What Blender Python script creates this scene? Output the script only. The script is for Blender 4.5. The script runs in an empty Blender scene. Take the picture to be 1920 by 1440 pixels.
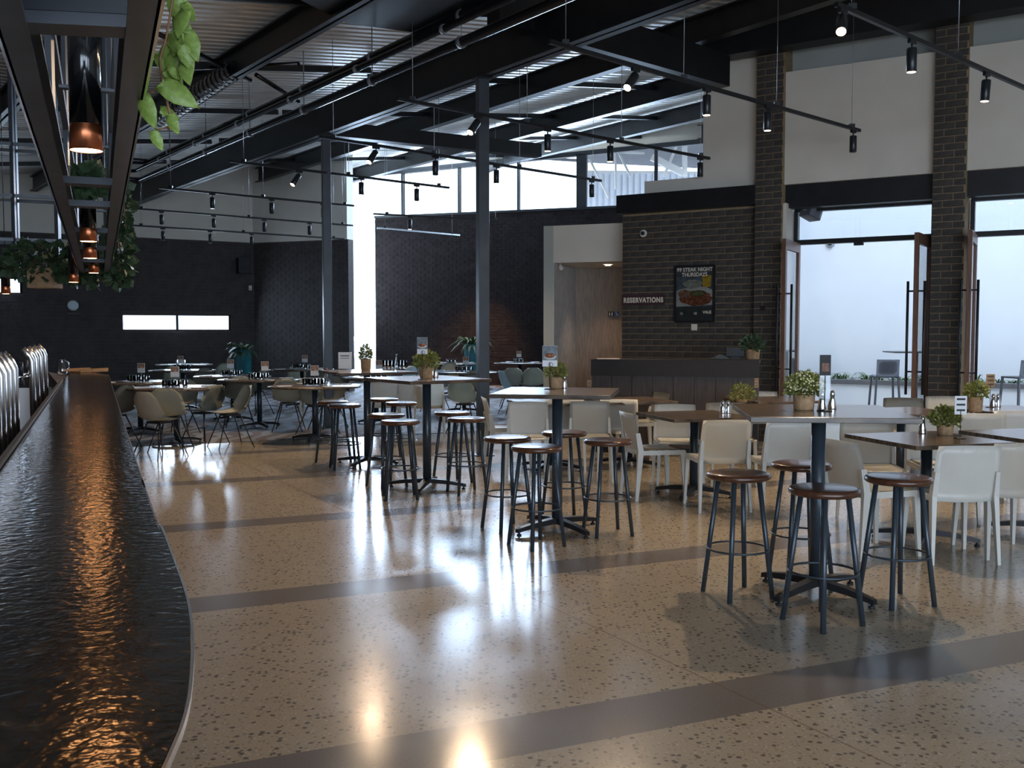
import bpy, bmesh, math, random
from mathutils import Vector, Matrix
R = random.Random(7)
SC = bpy.context.scene
COL = SC.collection
PI = math.pi

# ------------------------------------------------------------------ camera, light, exposure
CAM_H, FPX = 1.5, 1830.0
PITCH = math.atan(100 / 1830)
cd = bpy.data.cameras.new('camera')
cam = bpy.data.objects.new('camera', cd)
COL.objects.link(cam)
cam.location = (0, 0, CAM_H)
cam.rotation_euler = (PI / 2 - PITCH, 0, 0)
cd.sensor_width = 36
cd.lens = 36 * FPX / 1920
cd.clip_start, cd.clip_end = .05, 300
SC.camera = cam
SC.view_settings.view_transform = 'Standard'
SC.view_settings.look = 'None'
SC.view_settings.gamma = 1
SC.view_settings.use_curve_mapping = False
SC.view_settings.exposure = 0.42
SKY = 3.6           # daylight
SPOT_W = 40         # ceiling spot lamps
w = bpy.data.worlds.new('world')
SC.world = w
w.use_nodes = True
bg = w.node_tree.nodes['Background']
bg.inputs[0].default_value = (.66, .80, 1.0, 1)
bg.inputs[1].default_value = SKY
sun = bpy.data.objects.new('sun', bpy.data.lights.new('sun', 'SUN'))
sun.data.energy = .3
sun.data.angle = .03
sun.data.color = (1, .95, .86)
# high sun behind the viewer: it reaches the terrace wall, not the room
sun.rotation_euler = Vector((.35, .55, -1.0)).to_track_quat('-Z', 'Y').to_euler()
COL.objects.link(sun)


def window_light(loc, target, sx, sy, power, col=(.74, .86, 1)):
    """daylight entering by a glazed opening of the room"""
    l = bpy.data.lights.new('daylight', 'AREA')
    l.shape = 'RECTANGLE'
    l.size, l.size_y = sx, sy
    l.energy, l.color = power, col
    o = bpy.data.objects.new('daylight', l)
    o.location = loc
    o.rotation_euler = (Vector(target) - Vector(loc)).to_track_quat('-Z', 'Z').to_euler()
    COL.objects.link(o)
    return o


window_light((3.0, -3.85, 1.9), (3.0, 4, 1.6), 9.5, 2.9, 290)          # glass front behind the viewer
# high windows and the tall strip of the back wall (same plane as the glass, facing the room)
window_light((-.10, 26.45, 5.3), (-.10 - .3303, 26.45 - .9439, 5.26), 8.6, .95, 800, (.55, .74, 1))
window_light((-4.38, 28.0, 2.6), (-4.38 - .3303, 28.0 - .9439, 2.5), .7, 4.6, 330, (.55, .74, 1))


# ------------------------------------------------------------------ pixel rays of the photograph -> places
def ray(px, py):
    a, b = (px - 960) / FPX, -(py - 720) / FPX
    return a, math.cos(PITCH) + b * math.sin(PITCH), -math.sin(PITCH) + b * math.cos(PITCH)


def P(px, py, z):
    r = ray(px, py)
    t = (z - CAM_H) / r[2]
    return Vector((r[0] * t, r[1] * t, z))


def PD(px, py, D):
    r = ray(px, py)
    t = D / r[1]
    return Vector((r[0] * t, D, CAM_H + r[2] * t))


def V2(x, y):
    return Vector((x, y, 0))


BD = V2(-.3925, .9198)      # along the bar
AD = V2(.9198, .3925)       # across the bar
RD = V2(-.5953, .8035)      # along the rafters
QD = V2(.8035, .5953)       # across the rafters
TD = V2(.741, .6713)        # along the light tracks
UD = V2(.8546, -.5196)      # along the door wall
ND = V2(-.5196, -.8546)     # from the door wall into the room
W0 = V2(1.65, 14.46)


def Ws(px):
    r = (px - 960) / FPX
    return (r * W0.y - W0.x) / (UD.x - r * UD.y)


def WP(s, n=0, z=0):
    return W0 + UD * s + ND * n + Vector((0, 0, z))


def roof_z(x, y):
    off = ((x + .35) + .741 * (y - 11.7)) * .8035
    return 5.3 + .12 * max(off, -4)


# ------------------------------------------------------------------ materials
MATS = {}


def mat(name, col, rough=.5, metal=0., var=.12, scale=8., bump=0., bscale=None, trans=0., spec=.5, emit=None, estr=0., coat=0., stretch=None):
    if name in MATS:
        return MATS[name]
    m = bpy.data.materials.new(name)
    m.use_nodes = True
    nt = m.node_tree
    b = nt.nodes['Principled BSDF']
    b.inputs['Roughness'].default_value = rough
    b.inputs['Metallic'].default_value = metal
    b.inputs['Specular IOR Level'].default_value = spec
    b.inputs['Coat Weight'].default_value = coat
    b.inputs['Coat Roughness'].default_value = .08
    b.inputs['Transmission Weight'].default_value = trans
    tc = nt.nodes.new('ShaderNodeTexCoord')
    src = tc.outputs['Object']
    if stretch:
        mp = nt.nodes.new('ShaderNodeMapping')
        mp.inputs['Scale'].default_value = stretch
        nt.links.new(src, mp.inputs['Vector'])
        src = mp.outputs[0]
    if var:
        n = nt.nodes.new('ShaderNodeTexNoise')
        n.inputs['Scale'].default_value = scale
        n.inputs['Detail'].default_value = 3
        nt.links.new(src, n.inputs['Vector'])
        rp = nt.nodes.new('ShaderNodeValToRGB')
        rp.color_ramp.elements[0].position = .3
        rp.color_ramp.elements[1].position = .7
        rp.color_ramp.elements[0].color = tuple(c * (1 - var) for c in col) + (1,)
        rp.color_ramp.elements[1].color = tuple(min(1, c * (1 + var)) for c in col) + (1,)
        nt.links.new(n.outputs['Fac'], rp.inputs[0])
        nt.links.new(rp.outputs[0], b.inputs['Base Color'])
    else:
        b.inputs['Base Color'].default_value = tuple(col) + (1,)
    if bump:
        n2 = nt.nodes.new('ShaderNodeTexNoise')
        n2.inputs['Scale'].default_value = bscale or scale * 4
        nt.links.new(src, n2.inputs['Vector'])
        bp = nt.nodes.new('ShaderNodeBump')
        bp.inputs['Strength'].default_value = bump
        bp.inputs['Distance'].default_value = .01
        nt.links.new(n2.outputs['Fac'], bp.inputs['Height'])
        nt.links.new(bp.outputs[0], b.inputs['Normal'])
    if emit:
        b.inputs['Emission Color'].default_value = tuple(emit) + (1,)
        b.inputs['Emission Strength'].default_value = estr
    MATS[name] = m
    return m


M_BLACK = mat('black_steel', (.012, .013, .016), .42, .0, .3, 5)
M_POST = mat('grey_painted_steel', (.055, .065, .08), .4, .2, .15, 5)
M_LEG = mat('slate_blue_steel', (.045, .062, .08), .32, .35, .15, 12)
M_PIPE = mat('dark_pipe', (.05, .05, .055), .25, .8, .2, 8)
M_GALV = mat('galvanised', (.38, .40, .42), .35, .8, .15, 10)
M_DECK = mat('zinc_deck', (.72, .70, .66), .42, .12, .12, 3)
M_WHITE = mat('white_plaster', (.74, .70, .63), .85, 0, .05, 2, .05, 60)
M_GREYW = mat('grey_plaster', (.44, .46, .43), .85, 0, .05, 2)
M_BRICK = mat('dark_brick', (.055, .047, .042), .72, 0, .35, 9, .3, 80)
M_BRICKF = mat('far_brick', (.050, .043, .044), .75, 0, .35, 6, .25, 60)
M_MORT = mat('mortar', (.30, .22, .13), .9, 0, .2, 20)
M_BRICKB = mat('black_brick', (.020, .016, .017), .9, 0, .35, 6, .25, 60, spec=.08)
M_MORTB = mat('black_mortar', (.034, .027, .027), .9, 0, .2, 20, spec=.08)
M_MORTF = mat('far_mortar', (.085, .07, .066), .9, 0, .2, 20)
M_CHROME = mat('chrome', (.75, .77, .80), .12, 1, .05, 10)
M_CHAIR = mat('white_plastic', (.62, .62, .58), .36, 0, .04, 5, .06, 240)
M_SHELL = mat('grey_green_plastic', (.33, .33, .28), .5, 0, .06, 6)
M_SHELLB = mat('pale_blue_plastic', (.45, .55, .58), .45, 0, .06, 6)
M_SEAT = mat('stained_wood_seat', (.085, .034, .018), .3, 0, .35, 10, .0, 60, coat=.3, stretch=(1, 6, 1))
M_GLASS = mat('glass', (.95, .98, 1), .0, 0, 0, trans=1)
M_COPPER = mat('copper', (.62, .20, .09), .3, .9, .15, 10)
M_LENS = mat('lit_lens', (1, .8, .6), .5, 0, 0, emit=(1, .62, .36), estr=14)
M_DEAD = mat('dark_lens', (.05, .05, .05), .2, 0, 0)
M_POT = mat('kraft_paper_pot', (.42, .27, .15), .8, 0, .2, 30, .4, 40)
M_LEAF = mat('leaf_green', (.19, .21, .055), .5, 0, .4, 25)
M_LEAFD = mat('dark_leaf', (.045, .085, .04), .5, 0, .4, 20)
M_HEART = mat('heart_leaf', (.20, .30, .06), .45, 0, .25, 40, .2, 60)
M_STEM = mat('stem', (.22, .10, .05), .6)
M_FLOWER = mat('cream_flowers', (.75, .75, .45), .6, 0, .1)
M_CARDW = mat('white_card', (.80, .82, .85), .5, 0, .03)
M_INK = mat('black_ink', (.01, .01, .012), .6, 0, 0)
M_CREAM = mat('cream_letters', (.85, .78, .66), .5, 0, .03)
M_TEAL = mat('teal_glaze', (.012, .16, .19), .15, 0, .15, 4, coat=.5)
M_TIMB = mat('door_timber', (.17, .085, .055), .4, 0, .25, 6, stretch=(8, 8, .6))
M_OUTW = mat('outside_white_render', (.62, .66, .72), .8, 0, .03, 1)
M_FRAME = mat('window_frame', (.025, .027, .03), .4, .3, .1)
M_BANNER = mat('sign_board', (.055, .022, .025), .6, 0, .15, 12)
M_COUNT = mat('counter_dark_top', (.010, .008, .007), .6, 0, .3, 10)
M_CLAD = mat('counter_cladding', (.045, .034, .030), .5, 0, .35, 6, stretch=(8, 8, .7))
M_CORR = mat('corridor_timber', (.36, .30, .25), .6, 0, .22, 6, stretch=(10, 10, .8))
M_DISH = mat('napkin_white', (.80, .83, .88), .5, 0, .03)


def wood_top():
    m = bpy.data.materials.new('dark_wood_laminate')
    m.use_nodes = True
    nt = m.node_tree
    b = nt.nodes['Principled BSDF']
    b.inputs['Roughness'].default_value = .22
    tc = nt.nodes.new('ShaderNodeTexCoord')
    mp = nt.nodes.new('ShaderNodeMapping')
    mp.inputs['Scale'].default_value = (1.2, 14, 3)
    nt.links.new(tc.outputs['Object'], mp.inputs[0])
    n = nt.nodes.new('ShaderNodeTexNoise')
    n.inputs['Scale'].default_value = 3.5
    n.inputs['Detail'].default_value = 5
    n.inputs['Distortion'].default_value = .5
    nt.links.new(mp.outputs[0], n.inputs['Vector'])
    rp = nt.nodes.new('ShaderNodeValToRGB')
    rp.color_ramp.elements[0].position, rp.color_ramp.elements[1].position = .35, .68
    rp.color_ramp.elements[0].color = (.05, .038, .030, 1)
    rp.color_ramp.elements[1].color = (.17, .125, .09, 1)
    nt.links.new(n.outputs['Fac'], rp.inputs[0])
    nt.links.new(rp.outputs[0], b.inputs['Base Color'])
    return m


M_TOP = wood_top()


def math_node(nt, op, a, b=None, c=None):
    n = nt.nodes.new('ShaderNodeMath')
    n.operation = op
    for i, v in enumerate((a, b, c)):
        if v is None:
            continue
        if isinstance(v, (int, float)):
            n.inputs[i].default_value = v
        else:
            nt.links.new(v, n.inputs[i])
    return n.outputs[0]


def mixc(nt, f, a, b):
    n = nt.nodes.new('ShaderNodeMix')
    n.data_type = 'RGBA'
    for i, v in ((0, f), (6, a), (7, b)):
        if isinstance(v, tuple):
            n.inputs[i].default_value = v
        elif isinstance(v, float):
            n.inputs[i].default_value = v
        else:
            nt.links.new(v, n.inputs[i])
    return n.outputs[2]


def floor_mat():
    m = bpy.data.materials.new('polished_terrazzo')
    m.use_nodes = True
    nt = m.node_tree
    b = nt.nodes['Principled BSDF']
    tc = nt.nodes.new('ShaderNodeTexCoord')
    pos = tc.outputs['Object']

    def dot(v):
        n = nt.nodes.new('ShaderNodeVectorMath')
        n.operation = 'DOT_PRODUCT'
        nt.links.new(pos, n.inputs[0])
        n.inputs[1].default_value = v
        return n.outputs['Value']
    t = dot((BD.x, BD.y, 0))
    band = None
    for c, hw in ((.98, .16), (3.26, .165), (5.53, .155), (7.76, .145), (10.05, .14), (12.3, .14)):
        k = math_node(nt, 'LESS_THAN', math_node(nt, 'ABSOLUTE', math_node(nt, 'SUBTRACT', t, c)), hw)
        band = k if band is None else math_node(nt, 'MAXIMUM', band, k)

    def chips(scale, thr, frac, seed):
        v = nt.nodes.new('ShaderNodeTexVoronoi')
        v.inputs['Scale'].default_value = scale
        mp = nt.nodes.new('ShaderNodeMapping')
        mp.inputs['Location'].default_value = (seed, seed * 2, 0)
        nt.links.new(pos, mp.inputs[0])
        nt.links.new(mp.outputs[0], v.inputs['Vector'])
        near = math_node(nt, 'LESS_THAN', v.outputs['Distance'], thr)
        sp = nt.nodes.new('ShaderNodeSeparateColor')
        nt.links.new(v.outputs['Color'], sp.inputs[0])
        pick = math_node(nt, 'LESS_THAN', sp.outputs[0], frac)
        return math_node(nt, 'MULTIPLY', near, pick)
    n = nt.nodes.new('ShaderNodeTexNoise')
    n.inputs['Scale'].default_value = 90
    n.inputs['Detail'].default_value = 2
    nt.links.new(pos, n.inputs['Vector'])
    base = mixc(nt, n.outputs['Fac'], (.25, .215, .165, 1), (.38, .33, .26, 1))
    base = mixc(nt, math_node(nt, 'MULTIPLY', chips(55, .36, .34, 3), .55), base, (.16, .12, .085, 1))
    base = mixc(nt, math_node(nt, 'MULTIPLY', chips(34, .34, .42, 11), .85), base, (.075, .065, .06, 1))
    base = mixc(nt, math_node(nt, 'MULTIPLY', chips(60, .3, .2, 23), .6), base, (.5, .45, .37, 1))
    dark = mixc(nt, n.outputs['Fac'], (.115, .102, .097, 1), (.175, .155, .145, 1))
    col = mixc(nt, band, base, dark)
    # saw-cut joints
    jn = None
    for (nx, ny, d) in ((.870, .493, 2.765), (.870, .493, 7.2), (.870, .493, -1.6)):
        dd = math_node(nt, 'ABSOLUTE', math_node(nt, 'SUBTRACT', dot((nx, ny, 0)), d))
        k = math_node(nt, 'LESS_THAN', dd, .005)
        jn = k if jn is None else math_node(nt, 'MAXIMUM', jn, k)
    col = mixc(nt, math_node(nt, 'MULTIPLY', jn, .6), col, (.12, .08, .05, 1))
    nt.links.new(col, b.inputs['Base Color'])
    n2 = nt.nodes.new('ShaderNodeTexNoise')
    n2.inputs['Scale'].default_value = 2.5
    nt.links.new(pos, n2.inputs['Vector'])
    mr = nt.nodes.new('ShaderNodeMapRange')
    mr.inputs['To Min'].default_value, mr.inputs['To Max'].default_value = .13, .23
    nt.links.new(n2.outputs['Fac'], mr.inputs[0])
    nt.links.new(mr.outputs[0], b.inputs['Roughness'])
    bp = nt.nodes.new('ShaderNodeBump')
    bp.inputs['Strength'].default_value = .025
    bp.inputs['Distance'].default_value = .01
    n3 = nt.nodes.new('ShaderNodeTexNoise')
    n3.inputs['Scale'].default_value = 18
    nt.links.new(pos, n3.inputs['Vector'])
    nt.links.new(n3.outputs['Fac'], bp.inputs['Height'])
    nt.links.new(bp.outputs[0], b.inputs['Normal'])
    return m


def bar_mat():
    m = bpy.data.materials.new('polished_dark_stone')
    m.use_nodes = True
    nt = m.node_tree
    b = nt.nodes['Principled BSDF']
    b.inputs['Roughness'].default_value = .15
    tc = nt.nodes.new('ShaderNodeTexCoord')
    pos = tc.outputs['Object']

    def noise(s, det=4, dist=0.):
        n = nt.nodes.new('ShaderNodeTexNoise')
        n.inputs['Scale'].default_value = s
        n.inputs['Detail'].default_value = det
        n.inputs['Distortion'].default_value = dist
        nt.links.new(pos, n.inputs['Vector'])
        return n.outputs['Fac']
    rp = nt.nodes.new('ShaderNodeValToRGB')
    e = rp.color_ramp.elements
    e[0].position, e[0].color = .42, (.004, .004, .003, 1)
    e[1].position, e[1].color = .66, (.026, .016, .009, 1)
    x = e.new(.8)
    x.color = (.16, .12, .07, 1)
    nt.links.new(noise(26, 8, .6), rp.inputs[0])
    nt.links.new(rp.outputs[0], b.inputs['Base Color'])
    bp = nt.nodes.new('ShaderNodeBump')
    bp.inputs['Strength'].default_value = .16
    bp.inputs['Distance'].default_value = .012
    nt.links.new(noise(42, 2), bp.inputs['Height'])
    nt.links.new(bp.outputs[0], b.inputs['Normal'])
    return m


def carpet_mat():
    m = bpy.data.materials.new('leaf_pattern_carpet')
    m.use_nodes = True
    nt = m.node_tree
    b = nt.nodes['Principled BSDF']
    b.inputs['Roughness'].default_value = .75
    tc = nt.nodes.new('ShaderNodeTexCoord')
    wv = nt.nodes.new('ShaderNodeTexWave')
    wv.inputs['Scale'].default_value = 1.1
    wv.inputs['Distortion'].default_value = 9
    wv.inputs['Detail'].default_value = 1.5
    nt.links.new(tc.outputs['Object'], wv.inputs['Vector'])
    rp = nt.nodes.new('ShaderNodeValToRGB')
    rp.color_ramp.elements[0].position, rp.color_ramp.elements[1].position = .4, .6
    rp.color_ramp.elements[0].color = (.085, .06, .05, 1)
    rp.color_ramp.elements[1].color = (.17, .18, .21, 1)
    nt.links.new(wv.outputs['Fac'], rp.inputs[0])
    nt.links.new(rp.outputs[0], b.inputs['Base Color'])
    return m


# ------------------------------------------------------------------ mesh builder
class MB:
    def __init__(s, smooth=False):
        s.bm = bmesh.new()
        s.smooth = smooth

    def box(s, lo, hi, M=None, bev=0.):
        cx = [(lo[i] + hi[i]) / 2 for i in range(3)]
        sz = [abs(hi[i] - lo[i]) for i in range(3)]
        mm = Matrix.Translation(cx) @ Matrix.Diagonal((sz[0], sz[1], sz[2], 1))
        r = bmesh.ops.create_cube(s.bm, size=1, matrix=mm)
        vs = r['verts']
        if bev:
            es = list({e for v in vs for e in v.link_edges})
            rr = bmesh.ops.bevel(s.bm, geom=es, offset=bev, segments=2, affect='EDGES', profile=.5)
            vs = rr['verts']
        if M is not None:
            bmesh.ops.transform(s.bm, matrix=M, verts=list(set(vs)))
        return s

    def beam(s, a, b, w_, h_, up=None, z0=None):
        """box bar from a to b, w_ across, h_ high"""
        a, b = Vector(a), Vector(b)
        d = b - a
        L = d.length
        d.normalize()
        upv = Vector(up) if up is not None else (Vector((0, 0, 1)) if abs(d.z) < .95 else Vector((0, 1, 0)))
        x = d.cross(upv).normalized()
        y = x.cross(d).normalized()
        M = Matrix((x, d, y)).transposed().to_4x4()
        M.translation = a
        r = bmesh.ops.create_cube(s.bm, size=1, matrix=M @ Matrix.Translation((0, L / 2, 0)) @ Matrix.Diagonal((w_, L, h_, 1)))
        return s

    def tube(s, pts, r, seg=8, caps=True, r2=None):
        pts = [Vector(p) for p in pts]
        n = len(pts)
        rings = []
        ref = None
        for i, p in enumerate(pts):
            d = (pts[min(i + 1, n - 1)] - pts[max(i - 1, 0)]).normalized()
            if ref is None:
                ref = Vector((0, 0, 1)) if abs(d.z) < .9 else Vector((1, 0, 0))
            x = d.cross(ref).normalized()
            y = x.cross(d).normalized()
            ref = y
            rr = r if r2 is None else r + (r2 - r) * i / (n - 1)
            rings.append([s.bm.verts.new(p + (x * math.cos(2 * PI * k / seg) + y * math.sin(2 * PI * k / seg)) * rr) for k in range(seg)])
        for i in range(n - 1):
            for k in range(seg):
                f = s.bm.faces.new((rings[i][k], rings[i][(k + 1) % seg], rings[i + 1][(k + 1) % seg], rings[i + 1][k]))
                f.smooth = True
        if caps:
            s.bm.faces.new(rings[0][::-1])
            s.bm.faces.new(rings[-1])
        return s

    def lathe(s, prof, seg=20, c=(0, 0, 0), M=None):
        vs = []
        rings = []
        for (r, z) in prof:
            if r < 1e-5:
                v = s.bm.verts.new((c[0], c[1], c[2] + z))
                rings.append([v])
                vs.append(v)
            else:
                ring = [s.bm.verts.new((c[0] + r * math.cos(2 * PI * k / seg), c[1] + r * math.sin(2 * PI * k / seg), c[2] + z)) for k in range(seg)]
                rings.append(ring)
                vs += ring
        for a, b in zip(rings, rings[1:]):
            for k in range(seg):
                k2 = (k + 1) % seg
                if len(a) == 1 and len(b) == 1:
                    continue
                if len(a) == 1:
                    f = s.bm.faces.new((a[0], b[k2], b[k]))
                elif len(b) == 1:
                    f = s.bm.faces.new((a[k], a[k2], b[0]))
                else:
                    f = s.bm.faces.new((a[k], a[k2], b[k2], b[k]))
                f.smooth = True
        if M is not None:
            bmesh.ops.transform(s.bm, matrix=M, verts=vs)
        return s

    def prism(s, poly, z0, z1):
        lo = [s.bm.verts.new((p[0], p[1], z0)) for p in poly]
        hi = [s.bm.verts.new((p[0], p[1], z1)) for p in poly]
        n = len(poly)
        s.bm.faces.new(lo[::-1])
        s.bm.faces.new(hi)
        for i in range(n):
            s.bm.faces.new((lo[i], lo[(i + 1) % n], hi[(i + 1) % n], hi[i]))
        return s

    def quad(s, pts):
        s.bm.faces.new([s.bm.verts.new(p) for p in pts])
        return s

    def grid(s, fn, nu, nv, thick=0., closed=False):
        g = [[s.bm.verts.new(fn(i / nu, j / nv)) for j in range(nv + 1)] for i in range(nu + 1)]
        fs = []
        for i in range(nu):
            for j in range(nv):
                f = s.bm.faces.new((g[i][j], g[i + 1][j], g[i + 1][j + 1], g[i][j + 1]))
                f.smooth = True
                fs.append(f)
        if thick:
            bmesh.ops.solidify(s.bm, geom=fs, thickness=thick)
        return s

    def mesh(s, name):
        bmesh.ops.recalc_face_normals(s.bm, faces=s.bm.faces)
        me = bpy.data.meshes.new(name)
        s.bm.to_mesh(me)
        s.bm.free()
        if s.smooth:
            for p in me.polygons:
                p.use_smooth = True
        return me


def ob(name, mb, m, parent=None, loc=None, rz=None, kind=None, label=None):
    me = mb.mesh(name) if isinstance(mb, MB) else mb
    if m is not None and not me.materials:
        me.materials.append(m)
    o = bpy.data.objects.new(name, me)
    COL.objects.link(o)
    if parent is not None:
        o.parent = parent
    if loc is not None:
        o.location = loc
    if rz is not None:
        o.rotation_euler = (0, 0, rz)
    if kind:
        o['kind'] = kind
    if label:
        o['label'] = label
    return o


def tag(o, label, cat, group=None):
    o['label'], o['category'] = label, cat
    if group:
        o['group'] = group
    return o


def thing(name, label, cat, loc=(0, 0, 0), rz=0., group=None):
    o = bpy.data.objects.new(name, None)
    COL.objects.link(o)
    o.location = loc
    o.rotation_euler = (0, 0, rz)
    return tag(o, label, cat, group)


def struct(name, mb, m, parent=None, loc=None):
    o = ob(name, mb, m, parent, loc)
    o['kind'] = 'structure'
    return o


def sroot(name, loc=(0, 0, 0)):
    o = bpy.data.objects.new(name, None)
    COL.objects.link(o)
    o.location = loc
    o['kind'] = 'structure'
    return o


def kids(o):
    return [c for c in bpy.data.objects if c.parent == o]


def dup(proto, loc, rz=0., label=None, group=None, scale=None):
    r = proto['tree']() if False else None
    r = proto[0].copy()
    COL.objects.link(r)
    r.location = loc
    r.rotation_euler = (0, 0, rz)
    if scale:
        r.scale = scale
    if label:
        r['label'] = label
    if group:
        r['group'] = group
    for ch, subs in proto[1]:
        c = ch.copy()
        COL.objects.link(c)
        c.parent = r
        for g in subs:
            d = g.copy()
            COL.objects.link(d)
            d.parent = c
    return r


class Proto:
    """places the first instance itself, every later one as a copy with its parts"""

    def __init__(s, root):
        s.t = (root, [(c, kids(c)) for c in kids(root)])
        s.used = False

    def put(s, loc, rz=0., label=None, group=None, scale=None):
        if not s.used:
            s.used = True
            r = s.t[0]
            r.location = loc
            r.rotation_euler = (0, 0, rz)
            if scale:
                r.scale = scale
            if label:
                r['label'] = label
            if group:
                r['group'] = group
            return r
        return dup(s.t, loc, rz, label, group, scale)


def M_at(o, x, y=None, z=(0, 0, 1)):
    """matrix with local X along x, local Z along z at origin o"""
    x = Vector(x).normalized()
    z = Vector(z).normalized()
    y = z.cross(x)
    M = Matrix((x, y, z)).transposed().to_4x4()
    M.translation = Vector(o)
    return M


# ------------------------------------------------------------------ the room shell
CARP_T = 13.5
ROOM = [V2(-15, -4), V2(10.5, -4), V2(10.5, 9.0), V2(6, 24.5), V2(-4.7, 28.3), V2(-13, 22)]
fl = MB()
fl.prism([(-16, -5), (12, -5), (12, 9), (9, 26), (-3, 30), (-16, 27)], -.2, 0)
struct('floor', fl, floor_mat())

cp = MB()
c0 = BD * CARP_T + AD * -7.5
c1 = BD * CARP_T + AD * 5.15
poly = [c0, c1, V2(1.2, 17.2), V2(4.2, 24.6), V2(-4.5, 27.8), V2(-4.05, 23.9), V2(-6.6, 24.9), V2(-14.2, 20.2)]
cp.prism([(p.x, p.y) for p in poly], 0, .006)
carpet = struct('floor_carpet', cp, carpet_mat())

# ground outside
g = MB()
g.box((-40, -30, -.5), (40, 60, -.21))
struct('ground', g, mat('outside_concrete', (.42, .43, .44), .8, 0, .1, 2))


def brick_mesh(L=.23, D=.012, H=.076):
    b = MB()
    b.box((0, -D, 0), (L, 0, H), bev=0)
    return b


def brick_face_stuff(name, o, x, n, width, z0, z1, m, parent, holes=(), pitch=(.24, .086), proud=.008):
    """all the bricks of one far face, joined"""
    b = MB()
    x, n = Vector(x).normalized(), Vector(n).normalized()
    k = 0
    z = z0
    while z + .07 < z1:
        s = -pitch[0] / 2 if k % 2 else 0.
        while s < width:
            a, c = max(0, s), min(width, s + pitch[0] - .01)
            for (ha, hb, hz0, hz1) in holes:
                if z + .076 > hz0 and z < hz1:
                    if a >= ha and c <= hb:
                        a = c
                    elif a < ha < c:
                        c = ha
                    elif a < hb < c:
                        a = hb
            if c - a > .03:
                p = Vector(o) + x * a
                pr = proud * R.uniform(.6, 1.3)
                q = [p, p + x * (c - a)]
                z2 = z + .076
                vs = [b.bm.verts.new(v) for v in (
                    Vector((q[0].x, q[0].y, z)), Vector((q[1].x, q[1].y, z)), Vector((q[1].x, q[1].y, z2)), Vector((q[0].x, q[0].y, z2)),
                    Vector((q[0].x, q[0].y, z)) + n * pr, Vector((q[1].x, q[1].y, z)) + n * pr, Vector((q[1].x, q[1].y, z2)) + n * pr, Vector((q[0].x, q[0].y, z2)) + n * pr)]
                for f in ((4, 5, 6, 7), (0, 1, 5, 4), (1, 2, 6, 5), (2, 3, 7, 6), (3, 0, 4, 7)):
                    b.bm.faces.new([vs[i] for i in f])
            s += pitch[0]
        z += pitch[1]
        k += 1
    return ob(name, b, m, parent, kind='stuff')


BRK = {}


def brick_parts(parent, o, x, n, width, z0, z1, m, pitch=(.24, .086), shift=0., maxn=300, zskip=None):
    """single bricks as parts on a face; nearest the eye height first, rest joined"""
    x, n = Vector(x).normalized(), Vector(n).normalized()
    M0 = Matrix((x, n, Vector((0, 0, 1)))).transposed().to_4x4()
    k = 0
    z = z0
    cnt = 0
    while z + .07 < z1:
        s = -pitch[0] / 2 + shift if k % 2 else shift
        while s < width:
            a, c = max(0, s), min(width, s + pitch[0] - .01)
            if c - a > .03 and not (zskip and zskip(a, c, z)):
                L = round(c - a, 2)
                if (L, m.name) not in BRK:
                    b = MB()
                    b.box((0, -.004, 0), (L, .009, .076))
                    me = b.mesh('brick')
                    me.materials.append(m)
                    BRK[(L, m.name)] = me
                br = bpy.data.objects.new('brick', BRK[(L, m.name)])
                COL.objects.link(br)
                br.parent = parent
                M = M0.copy()
                M.translation = Vector(o) + x * a + n * R.uniform(-.0015, .0015) + Vector((0, 0, z))
                br.matrix_basis = M
                cnt += 1
            s += pitch[0]
        z += pitch[1]
        k += 1
    return cnt


def wall_box(name, a, b, z0, z1, th, m, away, holes=(), parent=None):
    """wall slab from a to b (2D), thickness th away from the room; holes (s0,s1,z0,z1)"""
    a, b = Vector(a), Vector(b)
    x = (b - a)
    L = x.length
    x.normalize()
    aw = Vector(away).normalized()
    mb = MB()
    ss = sorted({0, L} | {h[0] for h in holes} | {h[1] for h in holes})
    for s0, s1 in zip(ss, ss[1:]):
        zz = [(z0, z1)]
        for h in holes:
            if s0 >= h[0] - 1e-6 and s1 <= h[1] + 1e-6:
                nz = []
                for (p, q) in zz:
                    if h[2] > p:
                        nz.append((p, min(q, h[2])))
                    if h[3] < q:
                        nz.append((max(p, h[3]), q))
                zz = nz
        for (p, q) in zz:
            if q - p > .001:
                A, B = a + x * s0, a + x * s1
                mb.prism([(A.x, A.y), (B.x, B.y), (B.x + aw.x * th, B.y + aw.y * th), (A.x + aw.x * th, A.y + aw.y * th)], p, q)
    return struct(name, mb, m, parent)


# far left brick wall, with the slot windows
C1 = V2(-6.58, 25.0)
LD = V2(-.8537, -.5208)
LN = V2(.5208, -.8537)


def Ls(px):
    r = (px - 960) / FPX
    return (C1.x - r * C1.y) / (r * LD.y - LD.x)


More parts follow.
